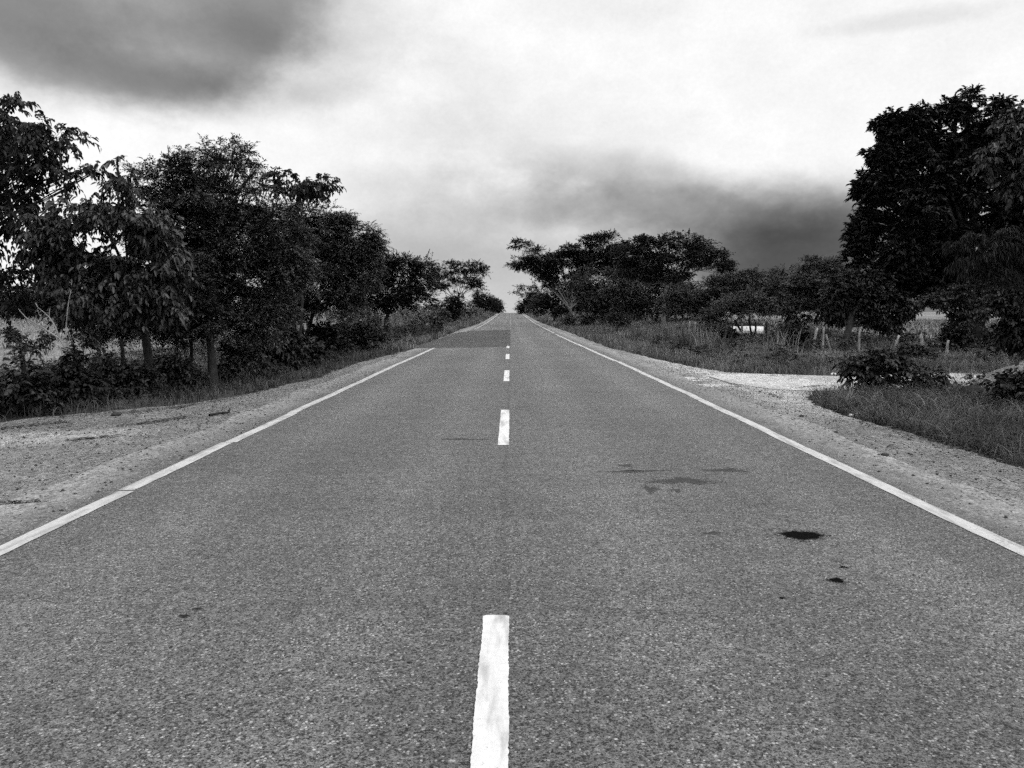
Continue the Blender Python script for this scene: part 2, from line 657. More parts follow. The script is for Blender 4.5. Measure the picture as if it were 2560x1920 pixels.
py_ = np.linspace(0, 1, 40)
rows = []
for t in py_:
    y = 33.8 + t * 34.5
    xs_ = patch_xs(y)
    for i, x in enumerate(xs_):
        u = i / 8
        yy = y + (1 - t) * (1.0 * u - .4 * (1 - u) + .25 * jit(x * 2, 1)) + t * (1.2 * u - 1.5 * (1 - u))
        rows.append((x, yy, gz(x, yy) + .010))
n_ = 9
ii = np.arange(39)[:, None] * n_
jj = np.arange(8)[None, :]
mesh_np("asphalt_patch", rows, [np.stack([ii + jj, ii + jj + 1, ii + n_ + jj + 1, ii + n_ + jj], -1).reshape(-1, 4)], M['patch'], road, True)


def mat_stain(name, val, spec):
    m, nt, b = nmat(name)
    N = NT(nt)
    p = N.ocoord()
    v, h = asphalt_nodes(N, p)
    at_ = N.new("ShaderNodeAttribute")
    at_.attribute_name = "rim"
    nn = N.math('ADD', N.math('MULTIPLY', N.math('SUBTRACT', N.noise(p, 22, 4, .7), .5), .5), N.math('MULTIPLY', N.math('SUBTRACT', N.noise(p, 90, 3, .7), .5), .55))
    f = N.maprange(N.math('ADD', at_.outputs['Fac'], nn), .50, .95)
    grain = N.math('MULTIPLY_ADD', v, val * 4, val * .6)
    nt.links.new(N.grey(N.mix(f, grain, v)), b.inputs['Base Color'])
    b.inputs['Roughness'].default_value = .9
    b.inputs['Specular IOR Level'].default_value = spec
    nt.links.new(N.bump(h, .55, .006), b.inputs['Normal'])
    return m


M['tar'] = mat_stain("tar", .003, .02)
M['tar_old'] = mat_stain("old_tar", .022, .05)
M['scuff'] = mat_stain("tyre_scuff", .05, .1)


def stain(name, cx, cy, rx, ry_, mat, seed, lift=.0078, rough=.25):
    r = np.random.default_rng(seed)
    n = 36
    ph = r.random(6) * 6.28
    V, rim = [(cx, cy, gz(cx, cy) + lift)], [0.0]
    for q in (.55, 1.0):
        for i in range(n):
            a = i * 2 * math.pi / n
            k = 1.3 * q * (1 + rough * (.5 * math.sin(3 * a + ph[0]) + .35 * math.sin(7 * a + ph[1]) + .3 * math.sin(13 * a + ph[2])) * .8)
            x, y = cx + rx * k * math.cos(a), cy + ry_ * k * math.sin(a)
            V.append((x, y, gz(x, y) + lift))
            rim.append(.35 if q < 1 else 1.15)
    o = mesh_np(name, V, [np.array([(0, 1 + i, 1 + (i + 1) % n) for i in range(n)]),
                          np.array([(1 + i, 1 + n + i, 1 + n + (i + 1) % n, 1 + (i + 1) % n) for i in range(n)])], mat, road)
    at_ = o.data.attributes.new("rim", 'FLOAT', 'POINT')
    at_.data.foreach_set("value", np.array(rim, np.float32))
    return o


def stain_px(name, x0, x1, y0, y1, mat, seed, rough=.25):
    a, b = gp((x0 + x1) / 2, y1), gp((x0 + x1) / 2, y0)
    l, r_ = gp(x0, (y0 + y1) / 2), gp(x1, (y0 + y1) / 2)
    stain(name, (l[0] + r_[0]) / 2, (a[1] + b[1]) / 2, (r_[0] - l[0]) / 2, (b[1] - a[1]) / 2, mat, seed, rough=rough)


stain_px("tar_stain", 1952, 2057, 1330, 1352, M['tar'], 3, .2)
stain_px("tar_stain", 2071, 2110, 1448, 1460, M['tar'], 5, .5)
stain_px("tar_stain", 2100, 2117, 1418, 1423, M['tar'], 6, .5)
stain_px("tar_stain", 1948, 1963, 1496, 1500, M['tar'], 8, .4)
for q_ in ((478, 508, 1523, 1529), (448, 474, 1540, 1546), (470, 486, 1738, 1743), (1018, 1028, 1658, 1662)):
    stain_px("tar_stain", *q_, M['tar_old'], 11 + q_[0], .3)
for s_, q_ in enumerate(((1523, 1600, 1179, 1183), (1575, 1657, 1177, 1180), (1552, 1580, 1163, 1168), (1776, 1852, 1174, 1180), (1612, 1640, 1218, 1232),
                         (1640, 1770, 1198, 1210), (1680, 1700, 1225, 1230), (1765, 1800, 1332, 1338), (1105, 1200, 1098, 1101))):
    stain_px("scuff_mark", *q_, M['scuff'], 40 + s_, .7)

# gravel beside the road
sy = np.concatenate([np.arange(-20, 8, .5), np.arange(8, 34, .125), np.arange(34, 80, .5), np.arange(80, 341, 2.0)])


def left_xs(y):
    e = ledge(y) + .10 * jit(y, 3) + .12 * wob(y * 2, 1)
    return -3.45 + (e + 3.45) * np.linspace(1, 0, 9)


def right_xs(y):
    e = min(float(redge(y)), 7.0) + .08 * jit(y, 8) + .08 * wob(y * 2, 5)
    return 3.45 + (e - 3.45) * np.linspace(0, 1, 9)


tag(grid_mesh("gravel_shoulder", left_xs, sy, lambda x, y: ground_z(x, y) + .002, M['layby']), kind='structure')
tag(grid_mesh("gravel_shoulder", right_xs, sy, lambda x, y: ground_z(x, y) + .002, M['gravel']), kind='structure')

# pale dirt side track on the right
tx = np.concatenate([np.arange(4.6, 9, .15), np.arange(9, 26, .5)])
TV = []
for x in tx:
    lo_ = np.interp(x, [4.6, 5.2, 6.2, 8, 26], [16.6, 15.6, 15.25, 15.5, 15.9]) + .10 * wob(x * 3, 1)
    hi_ = np.interp(x, [4.6, 5.2, 6.4, 8, 26], [18.4, 19.6, 19.4, 19.15, 19.1]) + .10 * wob(x * 3, 7)
    for t in np.linspace(0, 1, 8):
        y = lo_ + (hi_ - lo_) * t
        TV.append((x, y, gz(x, y) + .012))
ii = np.arange(len(tx) - 1)[:, None] * 8
jj = np.arange(7)[None, :]
tag(mesh_np("dirt_track", TV, [np.stack([ii + jj, ii + 8 + jj, ii + 9 + jj, ii + jj + 1], -1).reshape(-1, 4)], M['track'], None, True), kind='structure')


# pale smears of dust on the right shoulder, part of the shoulder surface
for q_, s_ in (((1678, 1752, 943, 948), 1), ((1690, 1770, 950, 953), 2), ((1725, 1850, 961, 966), 3)):
    a, b = gp((q_[0] + q_[1]) / 2, q_[3]), gp((q_[0] + q_[1]) / 2, q_[2])
    l, r_ = gp(q_[0], (q_[2] + q_[3]) / 2), gp(q_[1], (q_[2] + q_[3]) / 2)
    stain("dust_smear", (l[0] + r_[0]) / 2, (a[1] + b[1]) / 2, (r_[0] - l[0]) / 2, (b[1] - a[1]) / 2, M['track'], s_, .0045, .5)


# ------------------------------------------------------------------ scattered small stuff
def stones(name, xs, ys, size, mat):
    n = len(xs)
    oct_v = np.array([(1, 0, 0), (0, 1, 0), (-1, 0, 0), (0, -1, 0), (0, 0, .7), (0, 0, -.5)], float)
    V = oct_v[None] * (1 + (rng.random((n, 6, 1)) - .5) * .7) * size[:, None, None]
    a = rng.random(n) * 6.28
    c, s = np.cos(a)[:, None], np.sin(a)[:, None]
    V = np.stack([V[..., 0] * c - V[..., 1] * s, V[..., 0] * s + V[..., 1] * c, V[..., 2]], -1)
    V[..., 0] += xs[:, None]
    V[..., 1] += ys[:, None]
    V[..., 2] += (ground_z(xs, ys) + .004 + size * .25)[:, None]
    tri = np.array([(0, 1, 4), (1, 2, 4), (2, 3, 4), (3, 0, 4), (1, 0, 5), (2, 1, 5), (3, 2, 5), (0, 3, 5)])
    T = (tri[None] + (np.arange(n) * 6)[:, None, None]).reshape(-1, 3)
    return mesh_np(name, V.reshape(-1, 3), [T], mat)


def scatter(n, x0, x1, y0, y1, mask):
    x = rng.uniform(x0, x1, n)
    y = rng.uniform(y0, y1, n)
    k = mask(x, y)
    return x[k], y[k]


x1, y1 = scatter(24000, -9, -3.35, 4, 20, lambda x, y: x > ledge(y) + .1)
x2, y2 = scatter(20000, 3.35, 8.5, 4.5, 24, lambda x, y: x < np.minimum(redge(y), 9) - .05)
xx, yy = np.concatenate([x1, x2]), np.concatenate([y1, y2])
gr = stones("loose_gravel", xx, yy, .005 + .012 * rng.random(len(xx)) ** 3, M['stone'])
tag(gr, "loose pale gravel strewn over both road shoulders", "gravel", kind='stuff')
k = rng.random(len(xx)) < .30
gr = stones("loose_gravel", xx[k] + .07, yy[k] + .05, .005 + .013 * rng.random(k.sum()) ** 3, M['dark_stone'])
tag(gr, "dark grit and clods strewn over both road shoulders", "gravel", kind='stuff')


# ------------------------------------------------------------------ grass
def blades(name, xs, ys, L, W, lean, mat, label, segs=3, zoff=0.0, cat="grass"):
    n = len(xs)
    z0 = ground_z(xs, ys) + zoff - .02
    a = rng.random(n) * 2 * math.pi
    ld = np.stack([np.cos(a), np.sin(a), np.zeros(n)], 1)
    b = a + math.pi / 2 + (rng.random(n) - .5) * 1.6
    wd = np.stack([np.cos(b), np.sin(b), np.zeros(n)], 1)
    L = L * (0.45 + .75 * rng.random(n))
    le = lean * (.25 + 1.1 * rng.random(n))
    base = np.stack([xs, ys, z0], 1)
    cols = []
    for i in range(segs + 1):
        t = i / segs
        p = base + ld * (L * le * t ** 2)[:, None]
        p[:, 2] += L * (t - .42 * le * t ** 2.6)
        w = W * (1 - t) ** .7 * (1 if i < segs else 0)
        if i < segs:
            cols.append(p - wd * (w / 2 if np.isscalar(w) else w[:, None] / 2))
            cols.append(p + wd * (w / 2 if np.isscalar(w) else w[:, None] / 2))
        else:
            cols.append(p)
    nv = len(cols)
    V = np.stack(cols, 1).reshape(-1, 3)
    o = (np.arange(n) * nv)[:, None]
    Q = np.concatenate([o + np.array([2 * i, 2 * i + 1, 2 * i + 3, 2 * i + 2])[None] for i in range(segs - 1)])
    T = o + np.array([2 * segs - 2, 2 * segs - 1, 2 * segs])[None]
    ob = mesh_np(name, V, [Q, T] if segs > 1 else [T], mat)
    tag(ob, label, cat, kind='stuff')
    return ob


def clumpy(n, x0, x1, y0, y1, mask, nc, spread, frac=.7):
    """points partly gathered in tufts"""
    m = int(n * frac)
    cx = rng.uniform(x0, x1, nc)
    cy = rng.uniform(y0, y1, nc)
    i = rng.integers(0, nc, m)
    x = np.concatenate([cx[i] + rng.normal(0, spread, m), rng.uniform(x0, x1, n - m)])
    y = np.concatenate([cy[i] + rng.normal(0, spread, m), rng.uniform(y0, y1, n - m)])
    k = mask(x, y) & (x > x0 - 1) & (x < x1 + 1)
    return x[k], y[k]


rm = lambda x, y: x > redge(y) + .03 * np.sin(y * 9) + .05
lm = lambda x, y: x < ledge(y) - .03 * np.sin(y * 9) - .03
OFFTR = lambda x, y: ~((x > 4.6) & (y > 15.4) & (y < 19.2))

# near right wedge between road and track: long arching grass
x, y = clumpy(62000, 4.9, 13, 6, 15.9, lambda x, y: rm(x, y) & (y < 16.0), 420, .22)
blades("verge_grass", x, y, .34, .010, 1.35, M['grass'], "long arching grass on the verge between shoulder and dirt track", 4)
x, y = clumpy(16000, 4.9, 13, -1, 6.2, rm, 200, .25)
blades("verge_grass", x, y, .34, .010, 1.35, M['grass'], "long arching grass on the verge beside the viewer", 3)
# right verge beyond the track
x, y = clumpy(60000, 4.2, 20, 19.1, 36, rm, 260, .5, .6)
blades("verge_grass", x, y, .30, .016, .75, M['grass_mid'], "tall rank grass beyond the dirt track on the right", 3)
x, y = clumpy(30000, 4.0, 18, 36, 80, rm, 500, .6)
blades("verge_grass", x, y, .42, .03, .6, M['grass_mid'], "tall rank grass under the right hand trees", 2)
x, y = clumpy(24000, 3.9, 16, 80, 285, rm, 700, 1.0)
blades("verge_grass", x, y, .55, .08, .6, M['grass_mid'], "distant verge grass right of the far road", 2)
x, y = clumpy(30000, 12, 48, 20, 75, OFFTR, 500, 1.0)
blades("field_grass", x, y, .36, .04, .5, M['grass_mid'], "rough pasture grass behind the right hand fence", 2)
# left verge
x, y = clumpy(40000, -13, -4.2, 10, 32, lm, 500, .3)
blades("verge_grass", x, y, .26, .014, .8, M['grass'], "low shaded grass along the left lay-by", 3)
x, y = clumpy(34000, -13, -3.7, 30, 90, lm, 600, .5)
blades("verge_grass", x, y, .42, .03, .7, M['grass_mid'], "tall verge grass left of the road", 2)
x, y = clumpy(24000, -13, -3.7, 90, 285, lm, 700, 1.0)
blades("verge_grass", x, y, .6, .08, .6, M['grass_mid'], "distant verge grass left of the far road", 2)
# left field
x, y = clumpy(60000, -60, -8.5, 12, 60, lambda x, y: x > -.75 * y - 8, 900, .6, .5)
blades("field_grass", x, y, .24, .028, .6, M['grass_dry'], "pale pasture grass in the left field", 2)
x, y = clumpy(34000, -100, -10, 60, 150, lambda x, y: x > -.75 * y - 8, 900, 1.4, .5)
blades("field_grass", x, y, .45, .09, .5, M['grass_dry'], "pale far pasture grass in the left field", 2)
# sparse blades creeping onto track and lay-by edges
x, y = clumpy(2600, 9.5, 16, 15.6, 19.3, lambda x, y: (np.abs(y - 17.4) > .35), 60, .25)
blades("track_grass", x, y, .2, .012, .9, M['grass_mid'], "sparse low grass growing on the side track", 3)
# upright tall stalks
xt, yt = [], []
for (px_, Y_, n_k) in ((1715, 33, 160), (1775, 31, 220), (1740, 35, 160), (1500, 52, 140), (1600, 45, 160), (1660, 40, 160), (1950, 27, 120)):
    c = at(px_, 850, Y_)
    xt.append(c[0] + rng.normal(0, .3, n_k))
    yt.append(c[1] + rng.normal(0, .4, n_k))
blades("tall_grass", np.concatenate(xt), np.concatenate(yt), 1.15, .022, .35, M['grass_mid'], "tufts of very tall upright grass stalks on the right verge", 4)
xt, yt = [], []
for (px_, Y_, n_k) in ((270, 15, 160), (330, 16, 160), (1060, 52, 160), (1020, 48, 140), (980, 40, 140), (1085, 62, 160), (600, 21, 120)):
    c = at(px_, 850, Y_)
    xt.append(c[0] + rng.normal(0, .35, n_k))
    yt.append(c[1] + rng.normal(0, .4, n_k))
blades("tall_grass", np.concatenate(xt), np.concatenate(yt), .9, .016, .4, M['grass'], "tufts of very tall upright grass stalks on the left verge", 4)


# dry leaf litter in lines along the lay-by edge
def litter(name, lines, label):
    P = []
    for (x0, y0, x1_, y1_, n, s) in lines:
        n = int(n * .5)
        a, b = gp(x0, y0), gp(x1_, y1_)
        t = rng.random(n)
        q = a[None] * (1 - t[:, None]) + b[None] * t[:, None]
        q[:, :2] += rng.normal(0, s, (n, 2)) * np.array([1, 1.0])
        P.append(q[:, :2])
    P = np.concatenate(P)
    n = len(P)
    a = rng.random(n) * 6.28
    l = .012 + .035 * rng.random(n)
    w = l * (.2 + .3 * rng.random(n))
    d = np.stack([np.cos(a), np.sin(a), (rng.random(n) - .3) * .4], 1)
    s = np.stack([-np.sin(a), np.cos(a), (rng.random(n) - .5) * .5], 1)
    c = np.stack([P[:, 0], P[:, 1], ground_z(P[:, 0], P[:, 1]) + .022], 1)
    V = np.stack([c - d * l[:, None], c - s * w[:, None], c + d * l[:, None], c + s * w[:, None]], 1).reshape(-1, 3)
    Q = (np.arange(n) * 4)[:, None] + np.arange(4)[None]
    tag(mesh_np(name, V, [Q], M['litter']), label, "leaf litter", kind='stuff')


litter("leaf_litter", [(0, 1062, 170, 1048, 260, .03), (100, 1040, 330, 1024, 260, .10), (320, 1026, 460, 1010, 420, .08), (440, 1014, 620, 986, 420, .09),
                       (290, 1058, 420, 1052, 160, .03), (340, 1056, 480, 1042, 260, .04), (170, 1094, 290, 1088, 260, .06), (620, 985, 730, 950, 300, .10),
                       (640, 970, 800, 945, 300, .08), (730, 955, 1000, 890, 500, .10), (900, 905, 1080, 868, 500, .10), (0, 1262, 100, 1256, 90, .02)],
       "dark dry leaf litter in strips along the left lay-by edge")
litter("leaf_litter", [(1800, 950, 1960, 1000, 180, .04), (1925, 985, 1960, 997, 120, .03), (2000, 965, 2060, 958, 160, .05), (2100, 1050, 2330, 1095, 250, .12),
                       (2280, 1090, 2480, 1140, 200, .12), (1500, 880, 1560, 890, 60, .1), (1920, 936, 2060, 934, 120, .05)],
       "dark dry leaf litter scattered on the right shoulder")


# ------------------------------------------------------------------ foliage
def nrm(v):
    return v / (np.linalg.norm(v, axis=-1, keepdims=True) + 1e-9)


STY = {
    # rachis length, leaflet pairs, leaflet length, width, leaflet angle, droop, hang, outward, up, hexagonal leaflet
    'pinnate': dict(L=.34, k=8, l=.085, w=.028, ang=1.05, droop=.35, hang=.12, out=.8, up=.2, hexa=False, roll=.38),
    'broad': dict(L=.34, k=4, l=.165, w=.07, ang=.85, droop=.5, hang=.6, jit=.36, out=.8, up=.25, hexa=True),
    'mango': dict(L=.16, k=4, l=.20, w=.065, ang=.85, droop=.1, hang=.25, out=.7, up=.5, hexa=True),
    'midleaf': dict(L=.22, k=3, l=.15, w=.07, ang=.9, droop=.3, hang=.4, out=.8, up=.3, hexa=True),
    'umbrella': dict(L=.5, k=4, l=.24, w=.10, ang=1.0, droop=.1, hang=.0, out=.6, up=.15, hexa=False),
    'farleaf': dict(L=.5, k=3, l=.30, w=.14, ang=1.0, droop=.2, hang=.1, out=.7, up=.2, hexa=False),
    'weep': dict(L=.38, k=7, l=.20, w=.026, ang=.6, droop=.8, hang=1.3, out=.8, up=.35, hexa=True),
    'fan': dict(L=.30, k=5, l=.16, w=.024, ang=.7, droop=.75, hang=.8, out=.5, up=.45, hexa=True, jit=.15),
    'shrub': dict(L=.2, k=3, l=.11, w=.055, ang=.9, droop=.25, hang=.3, out=.8, up=.5, hexa=True),
    'fine': dict(L=.3, k=6, l=.085, w=.035, ang=1.0, droop=.2, hang=.1, out=.8, up=.3, hexa=False),
}


def sprays(P, D, s, sc=1.0):
    """compound leaves at P pointing along D; returns verts, quads"""
    n = len(P)
    L = s['L'] * sc * (.7 + .6 * rng.random(n))
    D = nrm(D)
    side = nrm(np.cross(D, np.array([0, 0, 1.0])) + rng.normal(0, .15, (n, 3)))
    VV, n0, QQ = [], 0, []
    down = np.array([0, 0, -1.0])
    for j in range(s['k'] + 1):
        t = (j + .6) / (s['k'] + .6)
        b = P + D * (L * t)[:, None] + down * (L * s['droop'] * t * t)[:, None]
        tan = nrm(D + down * (2 * s['droop'] * t))
        for sg in ((-1, 1) if j < s['k'] else (0,)):
            a = s['ang'] * (1 - .25 * t)
            d = tan * math.cos(a) + side * (sg * math.sin(a)) if sg else tan
            d = nrm(d + down * s['hang'] * (.5 + .8 * rng.random((n, 1))) + rng.normal(0, s.get('jit', .2), (n, 3)))
            l = s['l'] * sc * (.5 + .85 * rng.random(n)) * (1 - .3 * abs(t - .55))
            w = s['w'] * sc * (.75 + .5 * rng.random(n))
            cr = np.cross(d, np.array([0, 0, 1.0])) + rng.normal(0, s.get('roll', .55), (n, 3))
            cr = nrm(cr - d * np.sum(cr * d, 1, keepdims=True))
            nu = np.cross(cr, d)
            l_, w_ = l[:, None], w[:, None]
            if s['hexa']:
                f = .18
                sag = down * (l * .12)[:, None]
                vs = [b, b + d * l_ * .35 - cr * w_ * .5 + nu * w_ * f, b + d * l_ * .72 - cr * w_ * .38 + nu * w_ * f + sag, b + d * l_ + sag * 2,
                      b + d * l_ * .72 + cr * w_ * .38 + nu * w_ * f + sag, b + d * l_ * .35 + cr * w_ * .5 + nu * w_ * f]
                q = np.array([(0, 1, 2, 3), (0, 3, 4, 5)])
            else:
                vs = [b, b + d * l_ * .5 - cr * w_ * .5, b + d * l_, b + d * l_ * .5 + cr * w_ * .5]
                q = np.array([(0, 1, 2, 3)])
            m = len(vs)
            VV.append(np.stack(vs, 1).reshape(-1, 3))
            QQ.append(((np.arange(n) * m)[:, None, None] + q[None] + n0).reshape(-1, 4))
            n0 += n * m
    return np.concatenate(VV), np.concatenate(QQ)


def leaf_area(s, sc):
    return s['l'] * s['w'] * .62 * sc * sc * (2 * s['k'] + 1)


def bez(a, b, c, n=6):
    t = np.linspace(0, 1, n)[:, None]
    return (1 - t) ** 2 * a + 2 * t * (1 - t) * b + t * t * c


NLEAF = [0]
LAIK = 3.3


def lobes_px(Y, lst, deep=.9):
    out = []
    for l in lst:
        px, py, rx, ry_ = l[:4]
        dY = l[4] if len(l) > 4 else 0.0
        yy = Y + dY
        c = at(px, py, yy)
        out.append((c, np.array([rx / F * yy, max(rx, ry_) / F * yy * deep, ry_ / F * yy])))
    return out


def plant(name, label, cat, base, Y, lobes, style, leafm, barkm, trunk_r=.12, fork=.35, sc=1.0, lai=3.6, clumps=9, crf=.30, flat=.75,
          group=None, stems=1, deep=.9, base_y=None, limb_r=.45, parts=("trunk", "crown"), shell=.35, scat=.30, lean=None):
    s = STY[style]
    by = base_y if base_y else Y
    bx = float(at(base, 778, by)[0])
    b0 = np.array([bx, by, gz(bx, by) - .04])
    root = empty(name, b0)
    tag(root, label, cat, group)
    LB = lobes_px(Y, lobes, deep)
    top = max(c[2] + r[2] for c, r in LB)
    H = top - b0[2]
    cen = np.mean([c for c, r in LB], 0)
    wood = MB()
    forks = []
    for k in range(stems):
        off = np.array([rng.normal(0, 1), rng.normal(0, 1), 0]) * (trunk_r * 1.4 if stems > 1 else 0)
        a = b0 + off
        fk = b0 + (cen - b0) * np.array([.35, .35, 0]) + off * 2.2
        if stems > 1:
            fk = fk + (cen - b0) * 0 + np.array([rng.normal(0, .25), rng.normal(0, .25), 0]) * H * .25
        fk[2] = b0[2] + H * fork * (1 if stems == 1 else rng.uniform(.7, 1.1))
        mid = (a + fk) / 2 + np.array([rng.normal(0, .06), rng.normal(0, .06), 0]) * H * .4
        if lean is not None:
            mid = mid + np.array(lean)
        tr = trunk_r if stems == 1 else trunk_r * .7
        pts = bez(a, mid, fk, 7)
        wood.tube(pts, tr * np.array([1.35, 1.08, .98, .92, .86, .8, .74]), 8, True, .12)
        forks.append((fk, tr * .74))
    P, D = [], []
    for li, (c, r) in enumerate(LB):
        fk, fr = forks[li % stems]
        if c[2] - .1 < fk[2]:
            st_p = b0 + (fk - b0) * rng.uniform(.55, .9)
        else:
            st_p = fk
        ctl = st_p + (c - st_p) * np.array([.45, .45, .65]) + rng.normal(0, .08, 3) * np.linalg.norm(c - st_p)
        limb = bez(st_p, ctl, c, 7)
        lr = max(fr * limb_r * (.7 + .5 * rng.random()), .006)
        wood.tube(limb, lr * np.linspace(1, .35, 7), 6, True, .1)
        nsp = max(6, int(LAIK * lai * math.pi * r[0] * r[2] / leaf_area(s, sc)))
        nc = max(3, int(clumps * (.7 + .6 * rng.random())))
        dirs = nrm(rng.normal(0, 1, (nc, 3)))
        rad = shell + (1.0 - shell) * rng.random((nc, 1))
        rad[rng.random(nc) < .2] *= .4
        cc = c + dirs * r * rad
        for q in cc:
            k = limb[rng.integers(3, 7)]
            mdl = (k + q) / 2 + rng.normal(0, .06, 3) * np.linalg.norm(q - k) + np.array([0, 0, .03])
            wood.tube(bez(k, mdl, q, 4), lr * .3 * np.array([1, .75, .5, .3]) + .002, 4, False)
        wts = rng.random(nc) ** .7 + .25
        idx = rng.choice(nc, nsp, p=wts / wts.sum())
        cr = crf * (r + r.min()) / 2
        off = rng.normal(0, 1, (nsp, 3)) * cr * np.array([1, 1, flat]) * .8
        p = cc[idx] + off
        # some leaves anywhere in the lobe, so that the crown has depth
        m = rng.random(nsp) < scat
        p[m] = c + nrm(rng.normal(0, 1, (m.sum(), 3))) * r * (rng.random((m.sum(), 1)) ** .5)
        d = nrm((p - c) / r) * s['out'] + nrm(off + 1e-6) * .5 + rng.normal(0, .4, (nsp, 3)) + np.array([0, 0, s['up']])
        P.append(p)
        D.append(d)
    P, D = np.concatenate(P), np.concatenate(D)
    ok = P[:, 2] > ground_z(P[:, 0], P[:, 1]) + .03
    P, D = P[ok], D[ok]
    V, Q = sprays(P, D, s, sc)
    gzv = ground_z(V[:, 0], V[:, 1]) + .005
    V[:, 2] = np.maximum(V[:, 2], gzv)
    NLEAF[0] += len(Q)
    wood.build(parts[0], barkm, root, True, b0)
    mesh_np(parts[1], V, [Q], leafm, root, False, b0)
    return root


# ---- left side trees
plant("broadleaf_tree", "tall tree cut off by the left edge with drooping leaf sprays against the white sky", "tree", -330, 15,
      [(10, 305, 90, 50), (110, 318, 75, 28), (60, 365, 105, 50), (160, 352, 48, 22), (205, 425, 42, 15), (110, 412, 85, 26), (20, 455, 75, 45), (30, 530, 75, 55),
       (42, 240, 18, 22), (235, 428, 18, 9), (150, 440, 55, 16), (-110, 380, 110, 150), (-150, 520, 100, 100), (-60, 600, 60, 40), (60, 690, 60, 22), (20, 740, 45, 40)],
      'broad', M['leaf_shrub'], M['bark'], .16, .40, .70, 1.2, 9, .19, .45, deep=1.1, limb_r=.26, scat=.06)
plant("drooping_tree", "bushy tree with pale hanging leaves in front of the dark feathery tree", "tree", 368, 14.8,
      [(250, 535, 110, 42), (365, 570, 80, 60), (160, 600, 90, 55), (120, 640, 60, 30), (280, 675, 110, 70), (385, 690, 75, 75), (225, 745, 100, 55), (335, 770, 60, 40), (115, 560, 60, 40),
       (425, 630, 40, 50), (310, 470, 36, 24), (328, 432, 8, 18), (292, 402, 9, 6), (150, 665, 60, 40), (420, 750, 40, 40)],
      'broad', M['leaf_pale'], M['bark'], .09, .42, .68, 2.7, 12, .22, .6, deep=1.1, base_y=15.5, scat=.2)
plant("feathery_tree", "dark feathery acacia with a ragged top tuft and a bare leaning trunk by the lay-by", "tree", 529, 17.6,
      [(575, 400, 62, 36), (520, 385, 25, 20), (450, 425, 48, 42), (385, 460, 60, 40), (560, 490, 110, 55), (480, 545, 120, 70), (640, 555, 110, 60), (560, 625, 140, 70),
       (440, 640, 90, 70), (570, 715, 150, 65), (455, 775, 110, 55), (630, 775, 90, 45), (690, 690, 70, 60), (310, 800, 90, 45), (230, 790, 60, 40), (360, 560, 70, 60), (700, 600, 60, 60), (500, 700, 90, 60), (640, 640, 80, 50), (400, 720, 70, 60), (520, 790, 70, 36, -.8), (490, 730, 70, 50, -.9), (330, 740, 60, 50), (470, 480, 60, 45), (618, 478, 46, 28), (548, 372, 18, 9), (612, 378, 22, 9), (588, 366, 16, 8), (420, 405, 20, 12), (465, 390, 14, 10), (640, 425, 12, 8), (700, 650, 60, 50), (450, 825, 60, 24), (580, 822, 60, 24), (660, 815, 50, 30), (370, 815, 60, 28)],
      'pinnate', M['leaf_mid'], M['bark'], .085, .36, .95, 3.6, 13, .19, .36, deep=1.0, base_y=16.6, lean=(-.2, .1, .1), scat=.10, shell=.5)
plant("broadleaf_sapling", "slender sapling whose flat leaf tufts stand above the feathery crowns on thin stems", "tree", 735, 24,
      [(715, 440, 34, 14), (765, 462, 34, 14), (805, 455, 34, 10), (690, 468, 28, 14), (828, 464, 18, 10), (745, 482, 40, 16), (790, 478, 20, 10)],
      'broad', M['leaf_shrub'], M['bark'], .04, .68, .8, 2.4, 7, .33, .3, limb_r=.55)
plant("feathery_tree", "rounded dark feathery acacia directly right of the tufted one, standing on two trunks", "tree", 735, 27,
      [(720, 560, 80, 42), (815, 580, 75, 44), (880, 612, 60, 55), (800, 650, 100, 60), (720, 655, 90, 60), (890, 695, 58, 50), (780, 725, 90, 42), (930, 600, 20, 40), (680, 740, 60, 40),
       (850, 740, 60, 30), (765, 538, 46, 20), (855, 545, 18, 12), (930, 575, 14, 10), (815, 528, 24, 12), (948, 615, 10, 14), (700, 700, 60, 50), (840, 700, 70, 45), (760, 600, 70, 50), (660, 600, 50, 50), (730, 775, 60, 30), (855, 575, 40, 24), (905, 622, 34, 28), (925, 665, 26, 34), (690, 790, 50, 28), (830, 770, 40, 18)],
      'pinnate', M['leaf_mid'], M['bark'], .11, .34, 1.1, 3.6, 13, .19, .36, stems=2, scat=.10, shell=.5)
plant("roadside_tree", "dense mid-distance tree between the rounded acacia and the umbrella tree, left of the road", "tree", 968, 47,
      [(930, 690, 58, 40), (1000, 672, 52, 28), (1045, 695, 36, 35), (960, 730, 75, 38), (1030, 740, 48, 35), (915, 758, 40, 25), (975, 655, 30, 14), (1060, 660, 20, 14), (1000, 765, 50, 22)],
      'fine', M['leaf_dark'], M['bark'], .16, .35, 1.9, 3.4, 10, .26, .6, stems=3)
plant("umbrella_tree", "flat-topped tree with spreading bare limbs on the left near the far crest", "tree", 1129, 96,
      [(1078, 682, 28, 20), (1125, 672, 32, 14), (1175, 667, 34, 14), (1206, 680, 18, 12), (1105, 704, 36, 16), (1160, 698, 40, 18), (1190, 715, 20, 14), (1085, 715, 20, 10)],
      'umbrella', M['leaf_far'], M['bark_pale'], .17, .30, 1.0, 2.7, 10, .26, .4, stems=3, limb_r=.65)
plant("vine_shrub", "black creeper-clad shrub around the foot of the left umbrella tree", "shrub", 1138, 95,
      [(1125, 765, 14, 22), (1143, 755, 16, 26), (1135, 780, 20, 12), (1105, 775, 10, 10)], 'farleaf', M['leaf_dark'], M['bark'], .08, .3, .8, 4, 8, .35, .9, parts=("stem", "foliage"))
